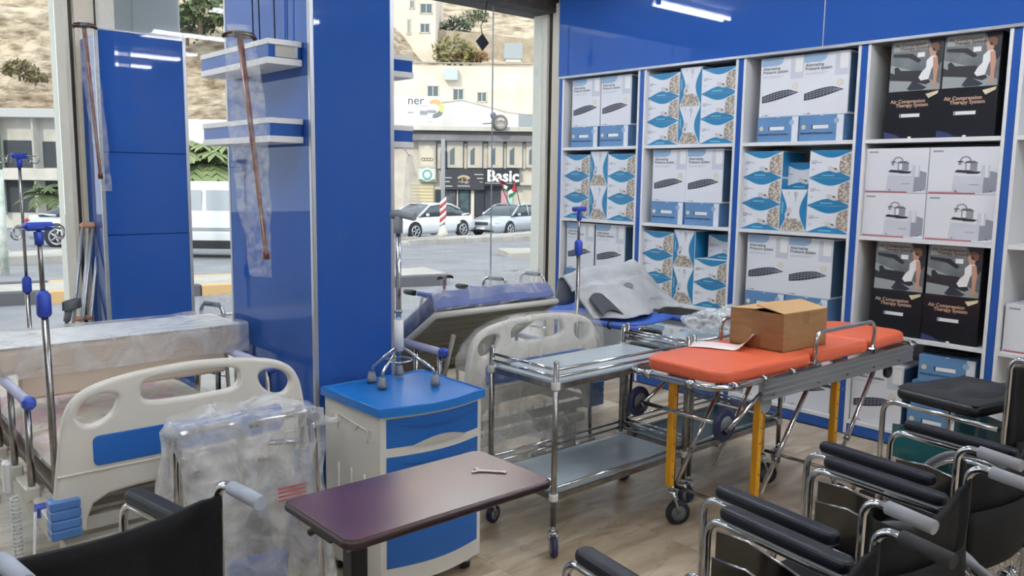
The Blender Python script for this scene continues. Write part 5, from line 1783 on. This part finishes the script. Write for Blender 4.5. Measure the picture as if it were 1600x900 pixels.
# round projecting sign
l_, z_ = LZ(780.5, 192, 47.4)
t4 = thing('round_sign', 'round dark projecting shop sign in front of the roof tent', 'sign', W(l_, 47.4, z_), ORZ + .35)
G().lathe([(.40, .22), (.44, .18), (.44, -.18), (.40, -.22)], (0, 0, 0), (0, -1, 0), 30).obj('drum', mat('sign drum grey', '#5B5552', rough=.5), t4)
G().lathe([(.36, .22), (.36, .235)], (0, 0, 0), (0, -1, 0), 28).obj('face', mat('sign face taupe', '#8A7F78', rough=.5), t4)
g = G()
for k in range(8):
    a0, a1 = PI * (.2 + .6 * k / 8), PI * (.2 + .6 * (k + 1) / 8)
    Q = lambda a, r: (r * math.cos(a), -.240, r * math.sin(a) - .02)
    g.add([Q(a0, .18), Q(a1, .18), Q(a1, .28), Q(a0, .28)], [(0, 1, 2, 3)])
g.box((0, -.24, -.04), (.30, .006, .03)).box((0, -.24, -.14), (.44, .006, .06)).box((0, -.24, -.24), (.28, .006, .03))
g.obj('emblem', M_FRAMEW, t4, fix=False)
G().cyl((0, .1, 0), (-.6, 1.2, 0), .03, 8).obj('bracket', M_BLACKPL, t4)

# houses above
HBB = 58.0
t5, lc5, z05, _, _ = building('house', 'cream flat roofed house with three windows above the roof tent', 560, 900, 100, HBB, 7, M_STONE2, z0=3.0)
for a in ((667, 133, 686, 152), (707, 138, 725, 158), (745, 143, 761, 160)):
    window(t5, lc5, z05, HBB, *a)
slab_px(t5, lc5, z05, HBB, 696, 109, 716, 127, 'cooling_unit', mat('pale blue cooler', '#B5C0C4', rough=.6), -.7, 0)
slab_px(t5, lc5, z05, HBB, 556, 97, 904, 101, 'parapet', M_CONC, -.2, .3)
l_, z_ = LZ(802, 96, 61)
t6 = thing('water_tank', 'grey box shaped water tank on the cream house roof', 'tank', W(l_, 61, 9.95), ORZ)
G().box((0, .6, .75), (1.35, 1.2, 1.1), bev=.04).obj('tank_body', mat('grey tank metal', '#9AA0A4', rough=.5), t6)
G().box((0, .6, .1), (1.1, 1.0, .2)).obj('tank_stand', M_CONC, t6)
for nm, lab, p0, p1, pt, h, z0_, wins in (
        ('apartment_block', 'tall cream apartment block at upper left of the right window', 560, 681, -30, 66, 10.5, ((656, 5, 676, 22), (656, 36, 672, 52), (636, 30, 642, 54), (640, 0, 648, 14))),
        ('house', 'small bright house on the hill right of the apartment block', 684, 722, 12, 86, 14, ((692, 20, 697, 30), (703, 27, 708, 36))),
        ('house', 'sunlit hilltop house behind the hanging tag', 722, 770, 26, 92, 16, ((745, 32, 750, 40),)),
        ('house', 'warm stone house high at right of the window', 800, 850, 28, 84, 12, ((808, 38, 816, 48), (806, 70, 811, 78))),
        ('house', 'bright small house on the hilltop at far right', 770, 805, 40, 96, 18, ((778, 45, 783, 51),))):
    tt, lq, zq, _, _ = building(nm, lab, p0, p1, pt, h, 7, M_STONE2, z0=z0_)
    for wq in wins:
        window(tt, lq, zq, h, *wq)
# retaining wall on the slope
t7 = thing('retaining_wall', 'long grey stone retaining wall on the hillside above the cream house', 'wall', W(LZ(740, 70, 68)[0], 68, 9.6), ORZ)
G().prism([(-7.0, 0), (7.0, 0), (7.0, 2.7), (1, 3.4), (-7.0, 4.0)], -.2, .6, 'y').obj('wall_body', mat('grey tan stone wall', '#B3A692', rough=.95, color2='#9A8C78', nscale=1.5), t7)

# left side: unfinished concrete building and ruins
HC = 41.0
t8, lc8, z08, zt8, bw8 = building('concrete_building', 'unfinished pale concrete building with dark openings beyond left window', -60, 100, 172, HC, 8, M_CONC)
for a in ((6, 219, 56, 262), (67, 221, 100, 262), (-50, 219, 0, 262), (-50, 281, 60, 332), (71, 283, 100, 332)):
    slab_px(t8, lc8, z08, HC, *a, 'opening', M_DARKOPEN, -.04, .02, .0)
slab_px(t8, lc8, z08, HC, -60, 170, 102, 186, 'roof_slab', mat('grey roof edge', '#B4B4B2', rough=.9), -.9, .1)
slab_px(t8, lc8, z08, HC, -60, 262, 102, 282, 'floor_slab', M_CONC, -.7, .1)
for px in (60, 3):
    slab_px(t8, lc8, z08, HC, px, 186, px + 6, 332, 'pillar', M_CONC, -.5, 0)
t9, lc9, z09, _, _ = building('ruined_house', 'half built tan house on the cliff between panel and column', 262, 352, 38, 62, 6, M_STONE, z0=8)
for a in ((308, 52, 322, 64), (325, 54, 338, 66), (290, 20, 303, 35)):
    slab_px(t9, lc9, z09, 62, *a, 'opening', M_DARKOPEN, -.05, .02, 0)
slab_px(t9, lc9, z09, 62, 258, 12, 300, 34, 'upper_room', mat('white room wall', '#DAD6CC', rough=.9), -.6, 2)
t10, lc10, z010, _, _ = building('garden_wall', 'low white garden wall above the palm between panel and column', 270, 380, 186, 40, .4, mat('white garden wall', '#D8D5CE', rough=.9))
# grey sign cabinet outside the pier
t11 = thing('sign_cabinet', 'light grey back of a sign cabinet above the blue display panel', 'sign', (1.91, 6.15, 2.32), 0)
G().box((0, 0, .55), (.62, .16, 1.1), bev=.03).obj('cabinet', mat('light grey sign metal', '#B9BCBE', rough=.45), t11)
G().plate(round_rect(-.02, .06, .29, 1.06, .06), (), .02, .008, M=T(0, -.082, 0) @ XZ).obj('raised_panel', mat('light grey sign metal', '#B9BCBE'), t11)
G().tube([(-.22, -.085, .02), (-.22, -.085, 1.08)], .012, 8).obj('seam', M_ALU, t11)
for x in (-.2, .2):
    G().cyl((x, .06, -2.42), (x, .06, .02), .03, 8).obj('sign_post', M_GREYPL, t11)

# poles
l_, h_ = GP(9, 430)
t12 = thing('lamp_post', 'green and white flaking street pole at far left of the window', 'pole', W(l_, h_, gz(h_)))
G().cyl((0, 0, 0), (0, 0, 1.9), .065, 12).obj('lower_pole', mat('flaking green white paint', '#9DB0A0', rough=.8, color2='#DADAD4', nscale=5), t12)
G().cyl((0, 0, 1.9), (0, 0, 5.5), .060, 12).obj('upper_pole', mat('dull green paint', '#5E7A66', rough=.7), t12)
l_, h_ = GP(692, 374)
t13 = thing('striped_bollard', 'grey street post with red and white striped sleeve before white car', 'post', W(l_, h_, gz(h_) + .15))
G().cyl((0, 0, 0), (0, 0, 3.9), .085, 12).obj('pole', mat('grey street post', '#8F9396', rough=.6), t13)
G().lathe([(.28, 0), (.2, .1), (.10, .45)], (0, 0, 0), seg=14).obj('base', M_CONC, t13)
for k in range(7):
    a = G()
    ring = lambda z: [(.135 * math.cos(q * PI / 8), .135 * math.sin(q * PI / 8), z + .12 * math.cos(q * PI / 8 + .6)) for q in range(16)]
    a.loft([ring(.50 + k * .14), ring(.635 + k * .14)]).obj('stripe', mat('bollard red', '#C0444A', rough=.5) if k % 2 else M_WHITEP, t13)
l_, h_ = GP(818, 366)
t14 = thing('marker_post', 'slim white marker post beside the silver car', 'post', W(l_, h_, gz(h_)))
G().cyl((0, 0, 0), (0, 0, 1.6), .06, 8).ball((0, 0, 1.62), .06).obj('post_body', M_CONC, t14)

# flags
def flag(px, py, h, L, lean, sw, label):
    l, z = LZ(px, py, h)
    t = thing('flag', label, 'flag', W(l, h, z), ORZ)
    tip = Vector((lean * L, 0, L))
    G().cyl((0, 0, 0), tip * 1.05, .02, 6).obj('flag_pole', M_BLACKPL, t)
    def f(u, v):
        p = tip * (1.0 - .42 * v) 
        return p + Vector((sw * .62 * u, .08 * math.sin(u * 6 + v * 2), -.40 * u - .05 * math.sin(u * 5)))
    g = G()
    for k, (v0, v1) in enumerate(((0, .34), (.34, .67), (.67, 1))):
        g.sheet(lambda u, v: f(u, v0 + (v1 - v0) * v), 12, 3, mi=k)
    tri = [f(0, 0), f(.5, .5), f(0, 1)]
    g.add([p + Vector((0, -.03, 0)) for p in tri], [(0, 1, 2)], 3)
    g.add([p + Vector((0, .03, 0)) for p in tri], [(0, 1, 2)], 3)
    g.add([p + Vector((0, -.04, 0)) for p in (f(.13, .42), f(.22, .5), f(.13, .58), f(.06, .5))], [(0, 1, 2, 3)], 4)
    g.obj('cloth', [mat('flag black', '#2A2A2C', rough=.7), M_WHITEP, mat('flag green', '#3C7A52', rough=.7), mat('flag red', '#C0303C', rough=.7), M_WHITEP], t, fix=False)
flag(813, 322, 38.2, 1.15, -.25, -.55, 'red black white green flag on a stick, right one by silver car')
flag(796, 320, 38.9, 1.35, -.45, .75, 'red black white green flag on a stick, left one by silver car')

# ------------------------------------------------------------------ vegetation
def bush(px, py, h, r, label, m, n=420, seed=1, sq=.75, cat='shrub', nm='shrub'):
    l, z = LZ(px, py, h)
    t = thing(nm, label, cat, W(l, h, z - r * sq))
    rnd = random.Random(seed)
    g = G()
    for k in range(n):
        a, b = rnd.uniform(0, 2 * PI), math.acos(rnd.uniform(-.6, 1))
        rr = r * rnd.uniform(.55, 1.0) * (1 + .25 * noise.noise((math.cos(a) * 2, math.sin(a) * 2, b * 2 + seed)))
        c = Vector((rr * math.sin(b) * math.cos(a), rr * math.sin(b) * math.sin(a), r * sq + rr * sq * math.cos(b)))
        s = r * rnd.uniform(.10, .20)
        u = Vector((rnd.uniform(-1, 1), rnd.uniform(-1, 1), rnd.uniform(-1, 1))).normalized()
        v = u.orthogonal().normalized()
        g.add([c - u * s, c + v * s * .55, c + u * s, c - v * s * .55], [(0, 1, 2, 3)])
    g.obj('foliage', m, t, fix=False)
    G().cyl((0, 0, 0), (0, 0, r * sq), r * .07, 7).obj('stem', M_BARK, t)
bush(713, 48, 70, 1.5, 'dark round evergreen shrub above the hillside retaining wall', M_LEAF3, seed=2)
bush(745, 42, 76, 1.5, 'sparse green tree right of the evergreen on the hill', M_LEAF, seed=3, sq=1.2, cat='tree', nm='tree')
bush(772, 28, 80, 2.1, 'tree with warm sunlight painted into its leaves behind the hanging tag', mat('sunlit ochre leaf', '#A9854E', rough=.7), seed=4, sq=1.2, cat='tree', nm='tree')  # orange sunlight on this tree is put into the ochre leaf colour
bush(711, 84, 63, 1.7, 'large yellowish bush over the cream house roof', M_LEAF2, seed=5)
bush(735, 88, 64, 1.3, 'smaller reddish bush over the cream house roof', mat('reddish dry grass', '#A08058', rough=.8), seed=6, sq=.5)
bush(312, 22, 56, 1.9, 'green tree at the top of the gap beside column', M_LEAF, seed=7, cat='tree', nm='tree')
bush(292, 42, 57, 1.6, 'grey green bush by the ruined house', M_LEAF3, seed=8)
bush(30, 110, 54.5, 1.1, 'small dry bush on the left rock cliff', mat('dry scrub leaf', '#7C7152', rough=.8), seed=9, sq=.6)
bush(55, 122, 54.5, .8, 'tiny dry bush low on the left rock cliff', mat('dry scrub leaf', '#7C7152'), seed=10, sq=.6)
def palm(px, py, L, n, label, m, seed=1, h=None):
    if h is None:
        l, h = GP(px, py)
        z = gz(h)
    else:
        l, z = LZ(px, py, h)
    t = thing('palm', label, 'palm', W(l, h, z))
    rnd = random.Random(seed)
    G().lathe([(.16, 0), (.13, .3), (.10, L * .38)], (0, 0, 0), seg=10).obj('trunk', M_BARK, t)
    for k in range(n):
        a = 2 * PI * k / n + rnd.uniform(-.2, .2)
        el = rnd.uniform(.2, 1.25)
        d = Vector((math.cos(a) * math.cos(el), math.sin(a) * math.cos(el), math.sin(el)))
        g = G()
        prev = Vector((0, 0, L * .36))
        vel = d * (L * .62 / 8)
        side = Vector((-math.sin(a), math.cos(a), 0))
        for q in range(8):
            nx = prev + vel
            vel += Vector((0, 0, -L * .013))
            w = L * .16 * math.sin(PI * (q + .8) / 9.2)
            for s in (-1, 1):
                g.add([prev, prev.lerp(nx, .75), prev.lerp(nx, .9) + side * s * w + vel * .8 - Vector((0, 0, w * .35)), prev.lerp(nx, .2) + side * s * w * .9 + vel * .3 - Vector((0, 0, w * .3))], [(0, 1, 2, 3)])
            prev = nx
        g.obj('frond', m, t, fix=False)
palm(80, 335, 2.1, 16, 'low green palm beyond the road at the left window', M_LEAF, 3, h=33)
palm(326, 318, 3.6, 44, 'bushy palm above the white van between panel and column', mat('fresh palm green', '#6E8250', rough=.65, color2='#8C9468', nscale=2), 5, h=29)

# ------------------------------------------------------------------ vehicles
M_TYRE = mat('tyre rubber', '#26272A', rough=.8)
M_CARGLASS = mat('car window glass', '#3C464E', rough=.08, spec=.8)
def car_rings(stations, wf):
    out = []
    for x, zb, zt, w in stations:
        n = 4
        r = []
        for (sx, sz) in ((1, 1), (-1, 1), (-1, -1), (1, -1)):
            pass
        pts = [(w * .80, zt), (w * .95, zt - (zt - zb) * .16), (w, zt - (zt - zb) * .42), (w * .98, zb + (zt - zb) * .2), (w * .90, zb)]
        ring = [(x, y, z) for y, z in pts] + [(x, -y, z) for y, z in reversed(pts)]
        out.append(ring)
    return out
def sedan(loc, rz, paint, label):
    t = thing('car', label, 'car', loc, rz)
    S = [(2.42, .42, .62, .62), (2.36, .24, .70, .80), (2.1, .20, .76, .88), (1.5, .20, .88, .92), (.85, .20, .96, .93), (0, .20, .97, .93), (-1.2, .20, .98, .93), (-1.9, .22, .99, .90), (-2.3, .26, .95, .84), (-2.42, .40, .80, .70)]
    G().loft(car_rings(S, 1)).obj('body', paint, t)
    gh = [(1.12, .92, .95, .80), (.35, .92, 1.40, .66), (-.2, .92, 1.46, .64), (-.9, .92, 1.44, .63), (-1.45, .92, 1.22, .68), (-1.98, .93, 1.0, .74)]
    rings = []
    for x, zb, zt, w in gh:
        wb = .84
        rings.append([(x, wb, zb), (x, (w + wb) / 2, (zb + zt) / 2 + .02), (x, w, zt - .03), (x, w * .85, zt), (x, -w * .85, zt), (x, -w, zt - .03), (x, -(w + wb) / 2, (zb + zt) / 2 + .02), (x, -wb, zb)])
    c = G().loft(rings).obj('glasshouse', M_CARGLASS, t)
    roof = [[(x, w * .98, zt - .05), (x, w * .86, zt + .012), (x, -w * .86, zt + .012), (x, -w * .98, zt - .05)] for x, zb, zt, w in gh[1:5]]
    G().loft(roof, cap=False).obj('roof', paint, t)
    for s in (-1, 1):
        g = G()
        for i, j in ((0, 1), (4, 5)):
            a, b = gh[i], gh[j]
            g.tube([(a[0], s * .83, a[1] + .03), (b[0], s * (b[3] + .01), b[2] - .02)], .045, 6)
        g.tube([(-.25, s * .85, .95), (-.30, s * .665, 1.43)], .04, 6)
        g.tube([(gh[1][0], s * .675, 1.375), (-.2, s * .655, 1.43), (-.9, s * .645, 1.41), (-1.45, s * .70, 1.20)], .04, 6)
        g.obj('pillar', paint, t)
        G().box((.78, s * .99, 1.0), (.12, .16, .12), bev=.04).obj('mirror', paint, t)
        G().box((2.22, s * .66, .68), (.30, .34, .12), bev=.05).obj('headlight', mat('headlight glass', '#E6EAEC', rough=.1), t)
        G().box((-2.30, s * .64, .80), (.22, .36, .14), bev=.05).obj('tail_light', mat('tail light red', '#A02A2E', rough=.2), t)
        for x in (1.42, -1.42):
            w = G().lathe([(.20, -.11), (.31, -.11), (.335, -.06), (.335, .06), (.31, .11), (.20, .11)], (x, s * .84, .335), (0, 1, 0), 26).obj('wheel', M_TYRE, t)
            G().lathe([(.38, -.02), (.38, .0)], (x, s * .925, .36), (0, s, 0), 24).obj('wheel_arch', M_BLACKPL, w)
            hub = G().lathe([(.05, .0), (.06, .03)], (x, s * .95, .335), (0, s, 0), 10).torus((x, s * .95, .335), (0, 1, 0), .215, .03, 24, 6)
            for q in range(5):
                a = 2 * PI * q / 5
                hub.cyl((x, s * .965, .335), (x + .21 * math.cos(a), s * .955, .335 + .21 * math.sin(a)), .030, 6)
            hub.obj('alloy', M_ALU, w)
    G().box((2.40, 0, .60), (.06, .80, .17), bev=.03).obj('grille', mat('dark grille', '#55595E', rough=.3, metal=.6), t)
    G().box((2.44, 0, .40), (.03, .46, .11)).obj('number_plate', M_WHITEP, t)
    G().box((2.40, 0, .28), (.06, 1.3, .10), bev=.03).obj('lower_grille', M_BLACKPL, t)
    return t
PA_W = mat('white car paint', '#E4E7EA', rough=.25, coat=.6)
PA_S = mat('silver car paint', '#B9BEC4', rough=.28, metal=.35, coat=.6)
def heading(dl, dh):
    v = R0 * dl + F0 * dh
    return math.atan2(v.y, v.x)
l_, h_ = GP(688, 372)
v_ = (-.64, -.77)
sedan(W(l_ - .77 * .95, h_ + .64 * .95, gz(h_)), heading(*v_), PA_W, 'white sedan parked across the street behind the striped post')
h_ = 37.8; l_ = LZ(797, 365, h_)[0]
v_ = (-.55, -.835)
sedan(W(l_ - v_[0] * 1.42 - .835 * .92, h_ - v_[1] * 1.42 + .55 * .92, gz(h_)), heading(*v_), PA_S, 'silver sedan with headlights facing the shop under the two flags')
l_, h_ = GP(62, 386)
sedan(W(l_ + 1.9, h_ + 1, gz(h_ + 1)), heading(1, .05), PA_S, 'silver sedan passing beyond the left window pier')
l_, h_ = GP(0, 340)
sedan(W(l_ - 1, h_, gz(h_)), heading(1, .2), PA_W, 'distant white car parked below the concrete building')
# white van
l_, h_ = GP(330, 404)
t = thing('van', 'white delivery van passing between the blue panel and column', 'van', W(l_ - .2, h_ + .9, gz(h_)), heading(1, 0.02))
VS = [(-2.2, .34, 1.78, .86), (-2.1, .30, 1.86, .90), (1.15, .30, 1.88, .90), (1.75, .30, 1.15, .90), (2.25, .32, .98, .86), (2.35, .40, .80, .80)]
G().loft(car_rings(VS, 1), smooth=False).obj('body', PA_W, t)
for s in (-1, 1):
    for x0, x1 in ((-1.9, -1.0), (-.9, 0.0), (.1, 1.0)):
        G().box(((x0 + x1) / 2, s * .895, 1.42), (x1 - x0, .02, .50), bev=.008).obj('side_window', mat('pale van glass', '#A9AEB4', rough=.15), t)
    G().box((0, s * .905, .72), (4.2, .02, .07)).obj('side_strip', M_GREYPL, t)
    G().box((0, s * .88, .34), (3.9, .06, .20)).obj('sill', M_BLACKPL, t)
    for x in (1.45, -1.35):
        w = G().lathe([(.20, -.11), (.31, -.11), (.335, -.06), (.335, .06), (.31, .11), (.20, .11)], (x, s * .82, .335), (0, 1, 0), 24).obj('wheel', M_TYRE, t)
        G().lathe([(.19, .0), (.12, .02)], (x, s * .93, .335), (0, s, 0), 16).obj('wheel_cover', M_GREYPL, w)
G().box((2.36, 0, .45), (.08, 1.6, .20), bev=.03).obj('bumper', M_GREYPL, t)
